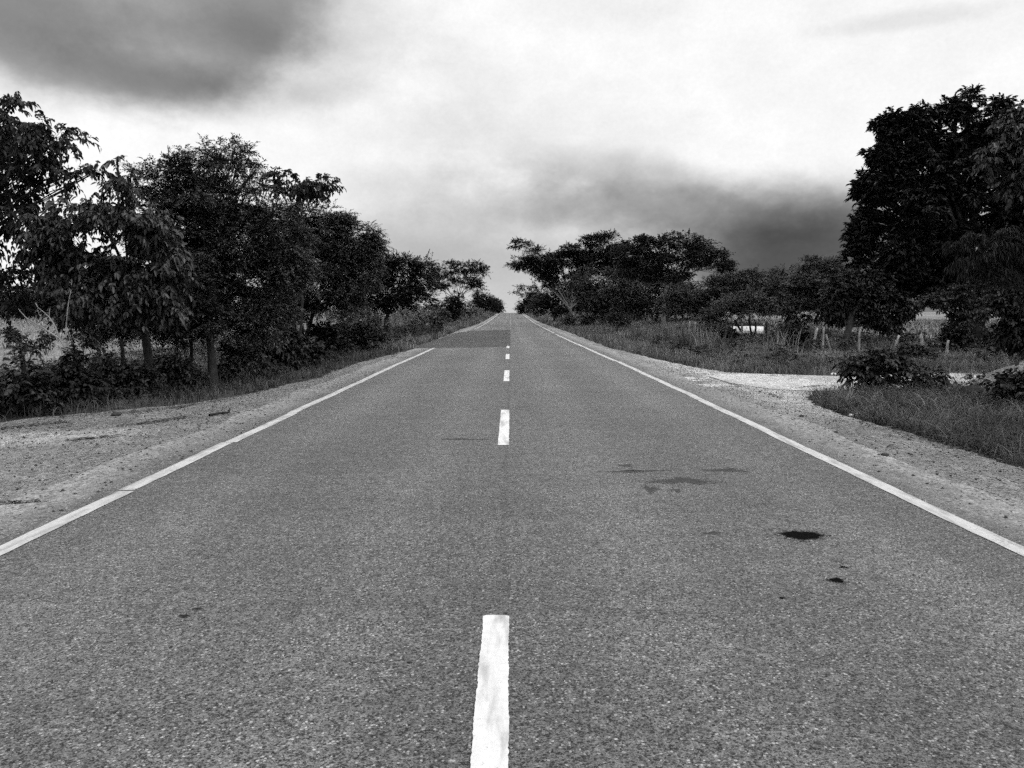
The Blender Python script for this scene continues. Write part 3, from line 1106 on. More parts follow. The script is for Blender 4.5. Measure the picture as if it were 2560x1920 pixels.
plant("crest_tree", "small bushy tree at the crest just left of the vanishing road", "tree", 1212, 185,
      [(1210, 748, 24, 18), (1232, 758, 20, 16), (1195, 758, 18, 16), (1246, 768, 8, 8)], 'farleaf', M['leaf_far'], M['bark'], .2, .3, 1.1, 4, 10, .3, .7)
plant("crest_tree", "low dark tree on the left at the very top of the rise", "tree", 1246, 236,
      [(1240, 763, 16, 14), (1252, 772, 10, 8), (1228, 758, 14, 16)], 'farleaf', M['leaf_dark'], M['bark'], .2, .3, 1.2, 4, 9, .3, .7)

# ---- left background beyond the field
bgl = [(-40, 62, 60, 735, 60), (60, 74, 60, 745, 52), (150, 66, 60, 730, 60), (245, 80, 55, 742, 50), (340, 86, 50, 745, 46), (440, 90, 50, 750, 44), (540, 96, 48, 752, 40), (640, 110, 40, 752, 36)]
bl = ["farthest left dark tree behind the pale field, beneath the overhanging branch", "dark spreading tree behind the field next to the left edge", "dark tree behind the field above the bare forked branches",
      "low dark tree behind the field behind the drooping tree", "dark tree glimpsed behind the trunk of the drooping tree", "dark tree glimpsed behind the leaning acacia trunk",
      "dark tree glimpsed right of the leaning acacia trunk", "small far tree glimpsed behind the two-trunk acacia"]
for (px_, Y_, rx, cy_, ry_), lab in zip(bgl, bl):
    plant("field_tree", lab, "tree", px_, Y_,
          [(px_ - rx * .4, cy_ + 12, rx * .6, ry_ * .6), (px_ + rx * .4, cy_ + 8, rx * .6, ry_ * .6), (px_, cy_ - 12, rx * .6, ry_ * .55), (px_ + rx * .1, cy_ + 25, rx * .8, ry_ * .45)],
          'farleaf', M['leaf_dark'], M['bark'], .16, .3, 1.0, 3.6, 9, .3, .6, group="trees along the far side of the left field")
plant("distant_tree", "pale feathery far tree in the gap between the acacia and the dense tree", "tree", 815, 150,
      [(800, 755, 22, 12), (830, 748, 20, 14), (850, 760, 20, 12)], 'farleaf', M['leaf_weep'], M['bark_pale'], .15, .4, 1.0, 2.2, 9, .3, .6)
plant("distant_tree", "dark far tree right of the pale far tree, in the gap under the acacia", "tree", 880, 160,
      [(870, 762, 22, 14), (895, 758, 22, 16), (905, 770, 20, 10)], 'farleaf', M['leaf_dark'], M['bark'], .2, .3, 1.1, 3.6, 9, .3, .6)
plant("distant_tree", "low dark far bush at the end of the left field", "tree", 775, 145,
      [(770, 772, 25, 9), (745, 770, 20, 10), (800, 774, 20, 7)], 'farleaf', M['leaf_dark'], M['bark'], .12, .3, 1.0, 3.6, 8, .3, .6)
plant("distant_tree", "far bush seen in the sky gap left of the umbrella tree", "tree", 1075, 140,
      [(1070, 775, 14, 9), (1088, 772, 14, 10), (1055, 778, 14, 6)], 'farleaf', M['leaf_dark'], M['bark'], .12, .3, 1.0, 3.6, 8, .3, .6)

# ---- right side trees
plant("crest_tree", "small dark bush at the crest just right of the vanishing road", "tree", 1318, 215,
      [(1312, 763, 18, 15), (1300, 774, 9, 9), (1330, 756, 18, 18)], 'farleaf', M['leaf_dark'], M['bark'], .2, .3, 1.2, 4, 9, .3, .7)
plant("leaning_tree", "thin tree reaching flat sprays over the road at the right of the crest", "tree", 1350, 150,
      [(1303, 718, 22, 4), (1291, 731, 13, 3), (1313, 738, 14, 4), (1335, 722, 18, 6), (1350, 745, 26, 16), (1335, 765, 22, 12)], 'umbrella', M['leaf_far'], M['bark_pale'], .12, .3, 1.1, 2.6, 9, .3, .35, limb_r=.6)
plant("umbrella_tree", "wide flat-topped tree with pale V-shaped limbs reaching over the right lane", "tree", 1440, 86,
      [(1303, 611, 28, 9), (1310, 655, 36, 20), (1345, 670, 40, 20), (1398, 648, 50, 26), (1425, 625, 35, 16), (1490, 607, 45, 16), (1520, 590, 24, 8), (1530, 640, 45, 24), (1372, 704, 42, 14),
       (1455, 655, 40, 20), (1340, 625, 20, 8), (1370, 675, 40, 20), (1480, 640, 40, 22), (1550, 665, 34, 20), (1440, 690, 36, 18), (1560, 625, 26, 18), (1500, 670, 50, 22)],
      'umbrella', M['leaf_dark'], M['bark_pale'], .24, .20, .92, 4.2, 12, .25, .28, stems=3, limb_r=.6, scat=.15)
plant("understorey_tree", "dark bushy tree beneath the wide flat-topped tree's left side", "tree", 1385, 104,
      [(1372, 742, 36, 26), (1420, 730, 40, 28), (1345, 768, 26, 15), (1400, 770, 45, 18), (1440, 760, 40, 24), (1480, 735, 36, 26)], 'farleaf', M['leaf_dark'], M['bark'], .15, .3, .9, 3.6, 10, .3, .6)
plant("understorey_tree", "dark bushy tree right behind the V-shaped limbs", "tree", 1500, 80,
      [(1480, 745, 45, 30), (1530, 715, 45, 35), (1570, 700, 40, 32), (1510, 775, 55, 22), (1575, 752, 45, 28), (1540, 775, 50, 22), (1460, 700, 30, 26), (1600, 715, 36, 30)], 'fine', M['leaf_mid'], M['bark'], .15, .3, 2.3, 3.4, 11, .28, .6)
plant("roadside_tree", "loose-crowned tree with a pale slender trunk right of the wide flat-topped tree", "tree", 1660, 64,
      [(1608, 612, 36, 20), (1655, 605, 28, 14), (1700, 600, 42, 18), (1760, 622, 46, 24), (1640, 648, 55, 26), (1720, 645, 55, 26), (1800, 650, 32, 28), (1690, 688, 45, 16), (1598, 640, 28, 24), (1815, 680, 22, 22), (1562, 640, 28, 30), (1580, 670, 36, 26), (1630, 685, 40, 20)],
      'farleaf', M['leaf_far'], M['bark_pale'], .17, .42, .66, 3.8, 11, .25, .45, limb_r=.55)
plant("understorey_tree", "low dark tree under the loose-crowned tree's trunk", "tree", 1640, 70,
      [(1610, 735, 55, 32), (1680, 725, 55, 32), (1640, 770, 60, 25), (1720, 740, 45, 32), (1590, 775, 40, 20), (1680, 775, 50, 20), (1560, 720, 40, 28), (1740, 770, 40, 22)], 'fine', M['leaf_mid'], M['bark'], .14, .3, 2.1, 3.4, 11, .28, .55)
plant("thorn_tree", "spreading low thorn tree just left of the one over the white trough", "tree", 1735, 55,
      [(1780, 715, 55, 18), (1735, 745, 48, 20), (1830, 705, 45, 16), (1690, 765, 45, 18), (1790, 745, 55, 18), (1880, 695, 48, 18), (1925, 712, 40, 20), (1830, 740, 60, 22), (1700, 735, 40, 22), (1760, 775, 50, 18), (1880, 725, 50, 20), (1930, 750, 40, 24)],
      'fine', M['leaf_mid'], M['bark'], .10, .32, 1.7, 3.4, 12, .26, .26, stems=3, scat=.18)
plant("thorn_tree", "umbrella-shaped low thorn tree with thin stems in front of the white trough", "tree", 1880, 40,
      [(1850, 752, 66, 16), (1800, 782, 40, 16), (1905, 768, 36, 18), (1850, 780, 60, 14), (1775, 800, 26, 12), (1870, 742, 40, 10)],
      'fine', M['leaf_mid'], M['bark'], .08, .42, 1.35, 3.6, 13, .26, .26, stems=3, scat=.18)
plant("thorn_tree", "broad dark thorn tree with spiky top left of the giant dark tree", "tree", 2035, 58,
      [(1968, 692, 46, 24), (2050, 668, 52, 16), (2080, 660, 20, 10), (2030, 700, 75, 28), (2100, 698, 60, 34), (1990, 738, 60, 30), (2060, 745, 80, 30), (2110, 770, 60, 24), (1950, 760, 40, 24), (2030, 775, 60, 20), (2150, 740, 40, 30)],
      'fine', M['leaf_mid'], M['bark'], .16, .3, 1.9, 3.4, 12, .26, .30, stems=2, scat=.18)
plant("roadside_tree", "round small tree with one straight dark trunk behind the fence posts", "tree", 2108, 33,
      [(2100, 735, 46, 42), (2085, 785, 34, 24), (2150, 765, 60, 45), (2210, 785, 50, 34), (2180, 715, 60, 40), (2245, 765, 36, 40), (2130, 700, 36, 26), (2225, 815, 28, 18)],
      'midleaf', M['leaf_big'], M['bark'], .15, .40, .95, 3.2, 11, .26, .7, base_y=32)
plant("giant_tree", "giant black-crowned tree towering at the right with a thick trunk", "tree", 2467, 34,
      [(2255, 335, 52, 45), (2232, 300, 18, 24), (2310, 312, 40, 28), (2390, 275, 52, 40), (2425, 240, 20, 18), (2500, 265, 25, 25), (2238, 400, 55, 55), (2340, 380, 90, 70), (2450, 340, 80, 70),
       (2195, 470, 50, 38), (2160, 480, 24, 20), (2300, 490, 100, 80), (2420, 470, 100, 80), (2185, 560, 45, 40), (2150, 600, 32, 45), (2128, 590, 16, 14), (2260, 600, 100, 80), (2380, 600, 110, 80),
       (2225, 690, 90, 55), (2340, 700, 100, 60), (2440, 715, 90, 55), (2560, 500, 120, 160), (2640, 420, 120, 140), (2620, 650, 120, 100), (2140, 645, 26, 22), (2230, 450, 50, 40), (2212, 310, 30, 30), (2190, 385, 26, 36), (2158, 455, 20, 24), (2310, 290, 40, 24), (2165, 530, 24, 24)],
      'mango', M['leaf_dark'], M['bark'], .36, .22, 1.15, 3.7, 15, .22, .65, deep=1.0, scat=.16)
plant("leafy_tree", "paler leafy tree coming in at the right edge beside the giant crown", "tree", 2900, 17,
      [(2530, 315, 32, 40), (2503, 385, 38, 28), (2555, 370, 50, 55), (2640, 400, 90, 120), (2470, 400, 14, 18), (2548, 275, 14, 12), (2545, 450, 45, 30), (2740, 500, 120, 120)],
      'broad', M['leaf_pale'], M['bark'], .13, .35, .72, 3.2, 10, .26, .7)
plant("weeping_tree", "tree with long weeping strands of narrow leaves at the right edge, mid height", "tree", 2760, 19,
      [(2425, 590, 22, 12), (2400, 612, 18, 12), (2452, 596, 26, 12), (2475, 625, 28, 16), (2512, 582, 20, 10), (2530, 605, 28, 14), (2550, 640, 30, 20), (2430, 645, 24, 14), (2500, 660, 30, 16),
       (2545, 690, 36, 20), (2460, 680, 22, 14), (2600, 620, 50, 40), (2640, 700, 70, 60), (2405, 650, 16, 12), (2495, 610, 20, 12)],
      'fan', M['leaf_weep'], M['bark'], .12, .4, 1.0, 2.6, 5, .10, .5, scat=.03)
plant("leafy_tree", "dark leafy sapling under the weeping strands at the right edge", "tree", 2590, 22,
      [(2500, 740, 30, 25), (2545, 750, 40, 50), (2530, 810, 40, 45), (2580, 820, 60, 60), (2480, 780, 24, 24)],
      'midleaf', M['leaf_shrub'], M['bark'], .07, .35, .9, 3.0, 10, .28, .7)
plant("vine_tree", "stunted creeper-covered tree with a mushroom top left of the giant trunk", "tree", 2392, 27,
      [(2345, 752, 34, 15), (2318, 752, 14, 9), (2402, 738, 24, 24), (2385, 775, 30, 22), (2392, 820, 24, 40), (2385, 865, 40, 32), (2365, 880, 40, 20)],
      'shrub', M['leaf_shrub'], M['bark'], .10, .5, 1.1, 3.6, 11, .28, .8)
plant("vine_shrub", "creeper clump hanging in front of the giant trunk", "shrub", 2448, 28,
      [(2448, 768, 26, 16), (2440, 782, 22, 14), (2500, 850, 36, 30), (2540, 870, 40, 28), (2455, 885, 45, 24)],
      'shrub', M['leaf_shrub'], M['bark'], .05, .5, 1.0, 3.4, 10, .28, .8, parts=("stem", "foliage"))

# ---- shrubs
SH = dict(parts=("stem", "foliage"), trunk_r=.02, fork=.3, crf=.3, flat=.8, clumps=9)


def shrub(name, label, base, Y, lobes, style='shrub', leafm='leaf_shrub', sc=1.0, lai=3.4, stems=4, barkm='bark', **kw):
    a = dict(SH)
    a.update(kw)
    return plant(name, label, "shrub", base, Y, lobes, style, M[leafm], M[barkm], stems=stems, sc=sc, lai=lai, **a)


shrub("leafy_shrub", "leafy shrub swallowing the fence post at the left edge", 55, 11.9, [(60, 975, 50, 42), (15, 1005, 50, 34), (108, 1008, 32, 26), (50, 918, 13, 18), (82, 945, 24, 16), (-40, 990, 50, 40)], sc=.95)
shrub("leafy_shrub", "dark shrub at the foot of the bare forked branches", 195, 12.9, [(192, 898, 30, 20), (180, 945, 40, 36), (232, 965, 46, 38), (185, 992, 44, 26), (205, 855, 14, 10)], sc=.85)
shrub("leafy_shrub", "dark shrub under the drooping tree, next to the forked-branch shrub", 300, 14.2, [(300, 932, 40, 22), (352, 945, 40, 28), (290, 968, 50, 28), (255, 915, 30, 22)], sc=.8)
shrub("leafy_shrub", "shrub with a few pale leaves left of the leaning acacia trunk", 420, 15.6, [(435, 915, 40, 24), (400, 955, 46, 22), (470, 945, 30, 22)], sc=.8)
shrub("leafy_shrub", "low shrub right beside the leaning acacia trunk", 570, 17.5, [(585, 890, 40, 24), (620, 905, 36, 18), (560, 925, 26, 14)], leafm='leaf_mid', sc=.9)
shrub("leafy_shrub", "broad leafy shrub below the two-trunk acacia", 715, 21.5, [(690, 855, 45, 30), (740, 870, 50, 30), (790, 885, 30, 20), (670, 890, 50, 22), (735, 900, 45, 18)], style='midleaf', sc=.9)
shrub("leafy_shrub", "small dark shrub between the broad leafy shrub and the dense round one", 818, 27.5, [(815, 832, 32, 22), (835, 850, 26, 16), (795, 845, 20, 16)], leafm='leaf_dark', sc=1.2)
shrub("round_shrub", "dense round black shrub on the left verge", 900, 31, [(900, 805, 42, 24), (870, 832, 32, 22), (930, 830, 32, 24), (900, 850, 50, 18), (945, 855, 20, 10)], style='fine', leafm='leaf_mid', sc=1.5, lai=4)
shrub("dry_shrub", "dry pale twiggy shrub right of the dense round shrub", 1015, 37, [(1005, 790, 24, 18), (1035, 785, 22, 20), (985, 800, 18, 14), (1050, 805, 16, 10)], style='fine', leafm='grass_mid', sc=1.1, lai=.7, stems=7, barkm='dead', clumps=10, trunk_r=.018)
shrub("leafy_shrub", "low bush between the twiggy shrub and the umbrella tree", 1075, 58, [(1070, 800, 26, 12), (1095, 795, 24, 14), (1045, 815, 20, 10)], leafm='grass', sc=2.0)
shrub("leafy_shrub", "pale bush on the bank right of the left umbrella tree", 1178, 120, [(1172, 772, 14, 12), (1190, 778, 16, 8), (1160, 782, 14, 8)], style='farleaf', leafm='grass_mid', sc=.8)
shrub("leafy_shrub", "leafy shrub on the grass wedge beside the dirt track", 2200, 15.0, [(2150, 935, 34, 24), (2215, 902, 34, 18), (2190, 925, 40, 22), (2275, 925, 44, 24), (2205, 955, 50, 18), (2310, 950, 34, 20), (2122, 905, 16, 12), (2135, 925, 16, 14), (2340, 960, 20, 12), (2245, 915, 26, 14)], sc=.9, clumps=6)
shrub("leafy_shrub", "dark shrub cut by the right edge below the pale heap", 2540, 12.3, [(2535, 985, 38, 42), (2590, 965, 50, 55), (2500, 1020, 34, 28), (2570, 1040, 50, 30)], sc=1.0, leafm='leaf_shrub')
shrub("leafy_shrub", "pale-topped shrub left of the three leaning fence posts", 1985, 31, [(1985, 845, 36, 22), (1955, 840, 22, 18), (2015, 850, 22, 16)], sc=1.5, leafm='leaf_weep')
shrub("tall_weed", "tall pale weed rising behind the pale-topped shrub", 1975, 34, [(1965, 775, 20, 14), (1985, 800, 20, 20), (1995, 825, 20, 16)], sc=1.3, leafm='leaf_weep', lai=2.4)
shrub("leafy_shrub", "dark low bush left of the white trough", 1795, 37, [(1795, 828, 34, 14), (1820, 835, 20, 10), (1768, 832, 18, 9)], leafm='leaf_dark', sc=1.4)
shrub("leafy_shrub", "low dark bush at the foot of the round small tree", 2165, 30, [(2140, 868, 24, 10), (2175, 872, 26, 12)], leafm='leaf_dark', sc=1.2)
shrub("leafy_shrub", "dark bush by the right end of the fence", 2290, 24, [(2270, 885, 34, 18), (2310, 890, 40, 20), (2240, 895, 24, 12)], leafm='leaf_shrub', sc=1.1)
shrub("leafy_shrub", "low bush at the foot of the V-shaped limbs", 1445, 80, [(1420, 800, 22, 10), (1470, 798, 26, 10)], style='farleaf', leafm='grass', sc=.6)
shrub("leafy_shrub", "dark bush under the loose-crowned tree beside the grass", 1545, 60, [(1530, 795, 26, 12), (1560, 800, 24, 9)], style='farleaf', leafm='leaf_far', sc=.6)
for i, (px_, py_c, Y_) in enumerate(((35, 845, 24), (80, 868, 21), (110, 842, 26), (15, 830, 30), (50, 868, 20))):
    shrub("weed_clump", "small dark weed clump standing in the pale left field", px_, Y_, [(px_, py_c, 13, 9), (px_ + 12, py_c + 3, 10, 7)], leafm='leaf_shrub', sc=.9,
          group="weed clumps in the left field", clumps=5)


# ------------------------------------------------------------------ weedy undergrowth nobody could count
def undergrowth(name, n, x0, x1, y0, y1, mask, sty, mat, hmax, sc, label):
    x, y = clumpy(n, x0, x1, y0, y1, mask, max(20, n // 45), .22, .85)
    m = len(x)
    P = np.stack([x, y, ground_z(x, y) + hmax * rng.random(m) ** 1.6], 1)
    D = rng.normal(0, 1, (m, 3)) * np.array([1, 1, .4]) + np.array([0, 0, .6])
    V, Q = sprays(P, D, STY[sty], sc)
    V[:, 2] = np.maximum(V[:, 2], ground_z(V[:, 0], V[:, 1]) + .005)
    tag(mesh_np(name, V, [Q], mat), label, "undergrowth", kind='stuff')


undergrowth("undergrowth", 2400, -11, -4.9, 10.5, 26, lambda x, y: x < ledge(y) - .55, 'shrub', M['leaf_shrub'], .34, .6, "tangled dark weeds between the shrubs of the left verge")
undergrowth("undergrowth", 2600, -10, -4.6, 26, 60, lambda x, y: x < ledge(y) - .8, 'midleaf', M['leaf_shrub'], .6, 1.0, "weedy growth along the left verge farther off")
undergrowth("undergrowth", 2600, 6, 20, 20, 40, lambda x, y: x > redge(y) + 1.2, 'shrub', M['leaf_shrub'], .4, .9, "low weeds among the grass beyond the dirt track")
undergrowth("undergrowth", 1500, 7.5, 14, 9, 15.6, lambda x, y: x > redge(y) + 2.2, 'shrub', M['leaf_shrub'], .4, .8, "low weeds on the inner side of the grass wedge")
x, y = clumpy(2600, 4.95, 11, 6.5, 15.4, lambda x, y: x > redge(y) + .12, 120, .25)
blades("verge_grass", x, y, .55, .008, 1.8, M['grass_mid'], "long bent pale blades on the grass wedge", 5)

# ------------------------------------------------------------------ bare dead branches at the left
def poly_px(pts, Y):
    return np.array([at(a, b, Y + (c[0] if c else 0)) for a, b, *c in pts])


base = at(168, 905, 13.4)
base[2] = gz(base[0], base[1]) - .02
dead = tag(empty("dead_shrub", base), "bare pale forked branches rising from the dark shrub at the left", "shrub")
mb = MB()
p = poly_px([(161, 866), (147, 845), (120, 828), (96, 813), (67, 796), (52, 780), (46, 772)], 13.4)
p = np.vstack([base, p])
mb.tube(p, np.linspace(.020, .005, len(p)), 6, True, .2)
mb.build("branch", M['dead'], dead, True, base)
for pts, r0 in (([(147, 845), (140, 821), (132, 806), (123, 793), (109, 780), (96, 770), (89, 758)], .016),):
    mb = MB()
    p = poly_px(pts, 13.45)
    mb.tube(p, np.linspace(r0, .005, len(p)), 6, True, .2)
    mb.tube(poly_px([(123, 793), (123, 782), (125, 772)], 13.45), [.008, .006, .004], 5)
    mb.tube(poly_px([(96, 770), (90, 778), (88, 782)], 13.45), [.006, .004, .003], 5)
    mb.build("branch", M['dead'], dead, True, base)
mb = MB()
mb.tube(np.vstack([base + np.array([.02, .1, 0]), poly_px([(164, 835), (168, 780), (173, 745), (178, 724)], 13.5)]), [.012, .011, .009, .007, .005], 5)
mb.build("branch", M['dead'], dead, True, base)


# ------------------------------------------------------------------ fences
def fence(label, posts, wires, sag=.03, dark=()):
    b0 = np.array([posts[0][0], posts[0][1], gz(posts[0][0], posts[0][1])])
    root = tag(empty("wire_fence", b0), label, "fence")
    tops = []
    for i, (x, y, h, r, lx, ly) in enumerate(posts):
        z = gz(x, y)
        mb_ = MB()
        n = 6
        t = np.linspace(0, 1, n)
        pts = np.stack([x + lx * t + rng.normal(0, .006, n), y + ly * t, z - .1 + (h + .1) * t], 1)
        mb_.tube(pts, r * .85 * np.array([1.05, 1.0, 1.0, .96, .94, .86]) * (1 + rng.normal(0, .04, n)), 7, True, .25)
        mb_.build("post", M['post_dark'] if i in dark else M['post'], root, False, b0)
        tops.append((np.array([x, y, z]), np.array([lx, ly, h])))
    for hgt in wires:
        mb_ = MB()
        pts = []
        for (a, la), (b, lb) in zip(tops[:-1], tops[1:]):
            pa, pb = a + la * hgt, b + lb * hgt
            for t in np.linspace(0, 1, 6)[:-1]:
                q = pa * (1 - t) + pb * t
                q[2] -= sag * 4 * t * (1 - t)
                pts.append(q)
        pts.append(tops[-1][0] + tops[-1][1] * hgt)
        mb_.tube(pts, [.006] * len(pts), 4, False)
        mb_.build("wire", M['wire'], root, True, b0)
    return root


def post_px(px, ytop, Y, r, pxb=None):
    t = at(px, ytop, Y)
    b = at(pxb if pxb else px, 778, Y)
    return (float(b[0]), Y, float(t[2]) - gz(b[0], Y), r, float(t[0] - b[0]), 0.0)


p0 = post_px(55, 880, 12.9, .05)
lf = [(p0[0] - .05, 9.4, .95, .05, .02, 0), p0] + [(p0[0] + .1 * k, 12.9 + 3.1 * k, 1.0, .05, .03 * (-1) ** k, 0) for k in range(1, 6)]
fence("old wire fence with a square post rising from shrubs at the left edge", lf, (.42, .74), dark=(0, 1, 2, 3, 4, 5, 6))
rf = [post_px(2370, 850, 25, .05), post_px(2303, 836, 26, .055, 2314), post_px(2248, 838, 26.5, .045, 2234), post_px(2150, 826, 27.5, .045), post_px(2060, 818, 28.5, .04),
      post_px(2043, 820, 29, .055, 2034), post_px(1917, 803, 38, .085), post_px(1856, 803, 39.5, .07), post_px(1831, 808, 40.5, .06), post_px(1806, 807, 42, .05),
      post_px(1738, 803, 46, .055), post_px(1724, 803, 47, .055)]
fence("leaning weathered wire fence running behind the right verge past the white trough", rf, (.5, .85), dark=(6,))
# a loose prop leaning by the fence
pa, pb = at(2078, 874, 28.6), at(2065, 836, 28.6)
pa[2] = gz(pa[0], pa[1]) - .03
mb = MB()
mb.tube(np.linspace(pa, pb, 5), [.035, .034, .032, .03, .028], 6, True, .2)
tag(mb.build("fence_stake", M['post'], None, False, pa), "pale stake leaning against the wire between two fence posts", "stake")

# ------------------------------------------------------------------ white trough
tc = at(1868, 778, 43.5)
tz = gz(tc[0], 43.5)
tb = np.array([tc[0], 43.5, tz])
tr = tag(empty("water_trough", tb), "white rectangular trough behind the fence under the thorn tree", "trough")
mb = MB()
hh = float(at(1868, 816, 43.5)[2]) - tz
wd_ = 70 / F * 43.5
for c, s_ in (((0, -.42, hh / 2), (wd_, .1, hh)), ((0, .42, hh / 2), (wd_, .1, hh)), ((-wd_ / 2 + .05, 0, hh / 2), (.1, .736, hh)), ((wd_ / 2 - .05, 0, hh / 2), (.1, .736, hh)), ((0, 0, .06), (wd_ - .2, .736, .12))):
    mb.box(np.array(c) + tb, s_)
mb.build("basin", M['white'], tr, False, tb)
for sy_ in (-.42, .42):
    mb = MB()
    mb.tube([tb + np.array([-wd_ / 2 + .05, sy_, hh]), tb + np.array([0, sy_, hh + .13]), tb + np.array([wd_ / 2 - .05, sy_, hh + .15])], [.03, .03, .03], 5)
    mb.build("rail", M['post_dark'], tr, False, tb)

# ------------------------------------------------------------------ small single things
a, b = gp(524, 1042), gp(572, 1036)
mb = MB()
mb.tube([a + np.array([0, 0, .025]), (a + b) / 2 + np.array([0, .01, .035]), b + np.array([0, 0, .03]), b + np.array([.01, .04, .09])], [.022, .017, .018, .010], 6, True, .4)
tag(mb.build("stick", M['bark'], None, False, a), "dark stick lying on the left lay-by", "stick")
a, b = gp(2218, 1120), gp(2236, 1113)
mb = MB()
mb.tube([a + np.array([0, 0, .012]), (a + b) / 2 + np.array([0, .02, .016]), b + np.array([0, 0, .012])], [.007, .006, .004], 5, True, .4)
tag(mb.build("stick", M['bark'], None, False, a), "thin twig lying on the right shoulder", "stick")
for (px_, py_c, s_, mt, nm, lab) in (
        (290, 1032, .06, 'dark_stone', "clod", "dark clod of earth at the left lay-by edge"),
        (2004, 1042, .03, 'dark_stone', "stone", "small dark stone on the right shoulder near the white line"),
        (2212, 1140, .034, 'dark_stone', "stone", "dark stone on the right shoulder below the grass wedge"),
        (2090, 1082, .022, 'dark_stone', "stone", "smallest dark stone on the middle of the right shoulder"),
        (2084, 931, .06, 'white', "stone", "white stone at the far edge of the dirt track"),
        (2128, 1034, .03, 'white', "stone", "pale pebble beside the grass wedge edge")):
    c = gp(px_, py_c)
    c[2] = gz(c[0], c[1])
    mb = MB()
    mb.rock(c + np.array([0, 0, s_ * .3]), (s_ * 1.25, s_, s_ * .7), int(px_))
    tag(mb.build(nm, M[mt], None, False, c), lab, "stone")
c = gp(2449, 1004)
c[2] = gz(c[0], c[1])
mb = MB()
mb.rock(c + np.array([0, .2, .05]), (.26, .24, .22), 9, 10, 7)
tag(mb.build("tree_stump", M['post_dark'], None, True, c), "black rounded stump half hidden in the grass near the right edge", "stump")
# pale heap of spoil at the right edge
hc = at(2620, 900, 17.2)
hb = np.array([hc[0], 17.2, gz(hc[0], 17.2)])
n1_, n2_ = 28, 18
HV = []
for i in range(n1_):
    for j in range(n2_):
        u, v = i / (n1_ - 1) * 2 - 1, j / (n2_ - 1) * 2 - 1
        x, y = hb[0] + u * 1.7, hb[1] + v * .9
        rr = math.hypot(u, v)
        h = .62 * max(0, 1 - rr) ** .9 * (1 + .25 * wob(x * 6, y * 6)) + .03 * wob(x * 17, y * 15) * (rr < .95)
        HV.append((x, y, gz(x, y) + h - .03 * (rr >= .97)))
ii = np.arange(n1_ - 1)[:, None] * n2_
jj = np.arange(n2_ - 1)[None, :]
tag(mesh_np("dirt_heap", HV, [np.stack([ii + jj, ii + n2_ + jj, ii + n2_ + jj + 1, ii + jj + 1], -1).reshape(-1, 4)], M['layby'], None, True), "pale heap of spoil beside the dirt track at the right edge", "dirt heap")

# ------------------------------------------------------------------ sky and light
SUN_DIR = np.array([.62, -.18, .76])
SUN_DIR = SUN_DIR / np.linalg.norm(SUN_DIR)
sun_el = math.asin(SUN_DIR[2])
sun_az = math.atan2(SUN_DIR[0], SUN_DIR[1])
w = bpy.data.worlds.new("World")
SC.world = w
w.use_nodes = True
nt = w.node_tree
for n in list(nt.nodes):
    nt.nodes.remove(n)
N = NT(nt)
out = N.new("ShaderNodeOutputWorld")
bg = N.new("ShaderNodeBackground")
bg.inputs['Strength'].default_value = .1
nt.links.new(bg.outputs[0], out.inputs[0])
sky = N.new("ShaderNodeTexSky")
sky.sky_type = 'NISHITA'
sky.sun_disc = False
sky.sun_elevation = sun_el
sky.sun_rotation = sun_az
bw = N.new("ShaderNodeRGBToBW")
nt.links.new(sky.outputs[0], bw.inputs[0])
tc_ = N.new("ShaderNodeTexCoord")
vec = tc_.outputs['Generated']
sp_ = N.new("ShaderNodeSeparateXYZ")
nt.links.new(vec, sp_.inputs[0])
az = N.math('ARCTAN2', sp_.outputs[0], sp_.outputs[1])
el = N.math('ARCSINE', sp_.outputs[2])
cv = N.mapping(vec, (1, 1, 1.5))
nA = N.math('SUBTRACT', N.noise(cv, 2.6, 6, .55, .3), .5)
nB = N.math('SUBTRACT', N.noise(N.mapping(vec, (1, 1, 1.3), (3, 1, 5)), 6.5, 6, .58, .2), .5)
nC = N.math('SUBTRACT', N.noise(N.mapping(vec, (1, 1, 1.8), (7, 2, 1)), 4.0, 5, .55, .4), .5)


def bank(px, py, rx, ry_, s0, s1, depth, warp=.5, tilt=0.0):
    """soft cloud bank: multiplies the sky brightness by 1-depth inside an ellipse of directions"""
    a0, e0 = azel(px, py)
    ra, re = rx / F, ry_ / F
    da = N.math('SUBTRACT', az, a0)
    de = N.math('SUBTRACT', el, e0)
    if tilt:
        de = N.math('ADD', de, N.math('MULTIPLY', da, tilt))
    d = N.math('SQRT', N.math('ADD', N.math('POWER', N.math('ABSOLUTE', N.math('DIVIDE', da, ra)), 2.0), N.math('POWER', N.math('ABSOLUTE', N.math('DIVIDE', de, re)), 2.0)))
    d = N.math('ADD', d, N.math('ADD', N.math('MULTIPLY', nA, warp), N.math('ADD', N.math('MULTIPLY', nB, warp * .9), N.math('MULTIPLY', nD, warp * .5))))
    m = N.maprange(d, s0, s1, depth, 0.0)
    return N.math('SUBTRACT', 1.0, m)


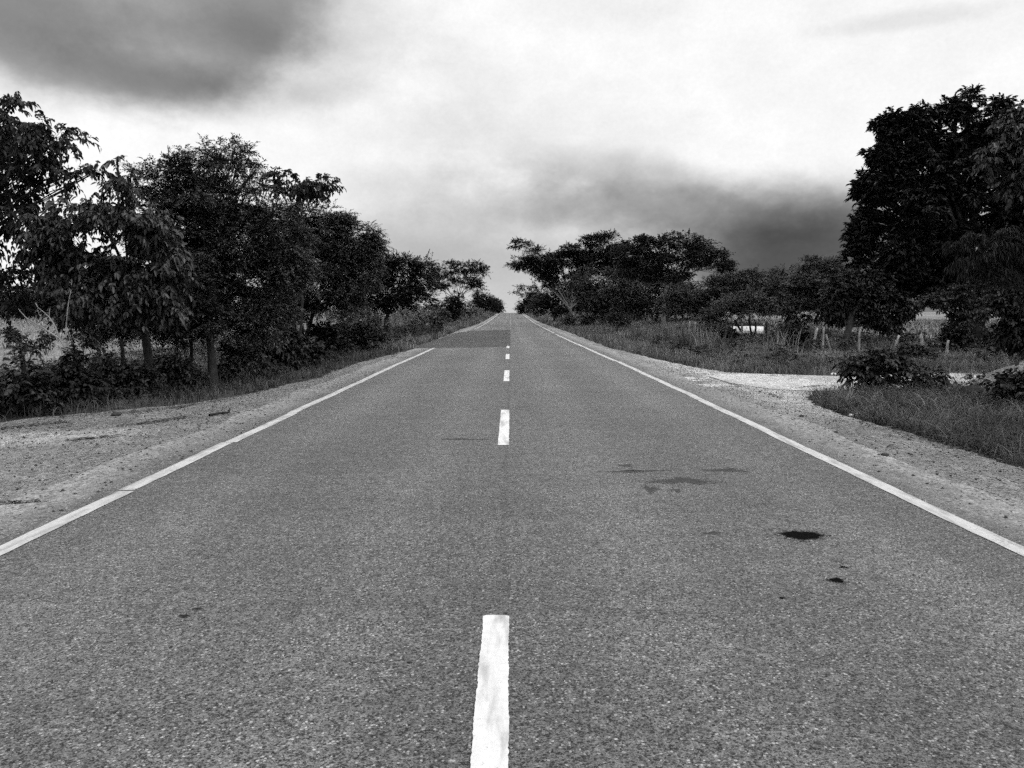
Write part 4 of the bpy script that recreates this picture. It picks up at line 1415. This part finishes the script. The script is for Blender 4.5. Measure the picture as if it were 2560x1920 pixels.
nE = N.math('SUBTRACT', N.noise(N.mapping(vec, (1, 1, 1.2), (5, 3, 8)), 210.0, 4, .75), .5)
L_ = 1.0
nD = N.math('SUBTRACT', N.noise(N.mapping(vec, (1, 1, 1.6), (2, 9, 4)), 17.0, 6, .62, .15), .5)
lum = N.math('ADD', 1.0, N.math('ADD', N.math('MULTIPLY', nC, .24), N.math('MULTIPLY', nD, .20)))
for bk in (
        bank(330, -40, 475, 312, .66, 1.0, .56, .36, -.05),
        bank(380, 200, 420, 80, .1, 1.1, .46, .5, .12),
        bank(60, 20, 300, 100, .1, 1.1, .38, .5, .05),
        bank(720, 40, 420, 210, .1, 1.15, .34, .6),
        bank(700, 220, 300, 55, .1, 1.1, .24, .6),
        bank(560, 90, 300, 80, .1, 1.2, .26, .9),
        bank(2190, 700, 500, 250, .45, 1.12, .82, .35, .03),
        bank(1080, 570, 420, 170, .2, 1.2, .17, 1.0),
        bank(1350, 330, 420, 110, .2, 1.2, .09, 1.3),
        bank(1000, 330, 300, 60, .2, 1.2, .06, 1.3),
        bank(1900, 640, 350, 175, .2, 1.2, .50, .6, .05),
        bank(1780, 530, 520, 100, .2, 1.2, .50, .6, .12),
        bank(1420, 520, 420, 60, .2, 1.2, .26, .6),
        bank(1560, 430, 300, 60, .2, 1.2, .22, .8, .15),
        bank(1290, 700, 900, 170, .3, 1.3, .40, .5),
        bank(950, 455, 260, 45, .2, 1.2, .10, .9),
        bank(1160, 180, 120, 120, .2, 1.2, .10, 1.2),
        bank(2280, 50, 200, 22, .2, 1.2, .14, 1.2),
        bank(1500, 40, 300, 60, .2, 1.2, .06, 1.2),
):
    lum = N.math('MULTIPLY', lum, bk)
# overcast veil brightens towards the zenith, out of the picture
zen = N.maprange(el, .42, 1.15, 1.0, 2.1)
lum = N.math('MULTIPLY', N.math('MULTIPLY', N.math('MULTIPLY', lum, zen), N.math('MULTIPLY_ADD', nE, .16, 1.0)), 10.0 * L_)
mixed = N.mix(.94, bw.outputs[0], lum)
nt.links.new(N.grey(mixed), bg.inputs['Color'])

sd = bpy.data.lights.new("sun", 'SUN')
sd.energy = 1.5
sd.angle = R(14)
sd.color = (1.0, 1.0, 1.0)
so = bpy.data.objects.new("sun", sd)
COL.objects.link(so)
so.rotation_euler = Vector(SUN_DIR).to_track_quat('Z', 'Y').to_euler()
so.location = (0, 0, 60)

# ------------------------------------------------------------------ render settings
SC.render.engine = 'CYCLES'
SC.view_settings.view_transform = 'Standard'
SC.view_settings.look = 'None'
SC.view_settings.exposure = 0.0
SC.view_settings.gamma = 1.0
SC.cycles.max_bounces = 4
SC.cycles.diffuse_bounces = 3
SC.cycles.glossy_bounces = 2
SC.cycles.transmission_bounces = 3
SC.cycles.use_denoising = False
SC.cycles.use_adaptive_sampling = True
SC.cycles.adaptive_threshold = .05
SC.cycles.adaptive_min_samples = 16
print("leaf quads", NLEAF[0])
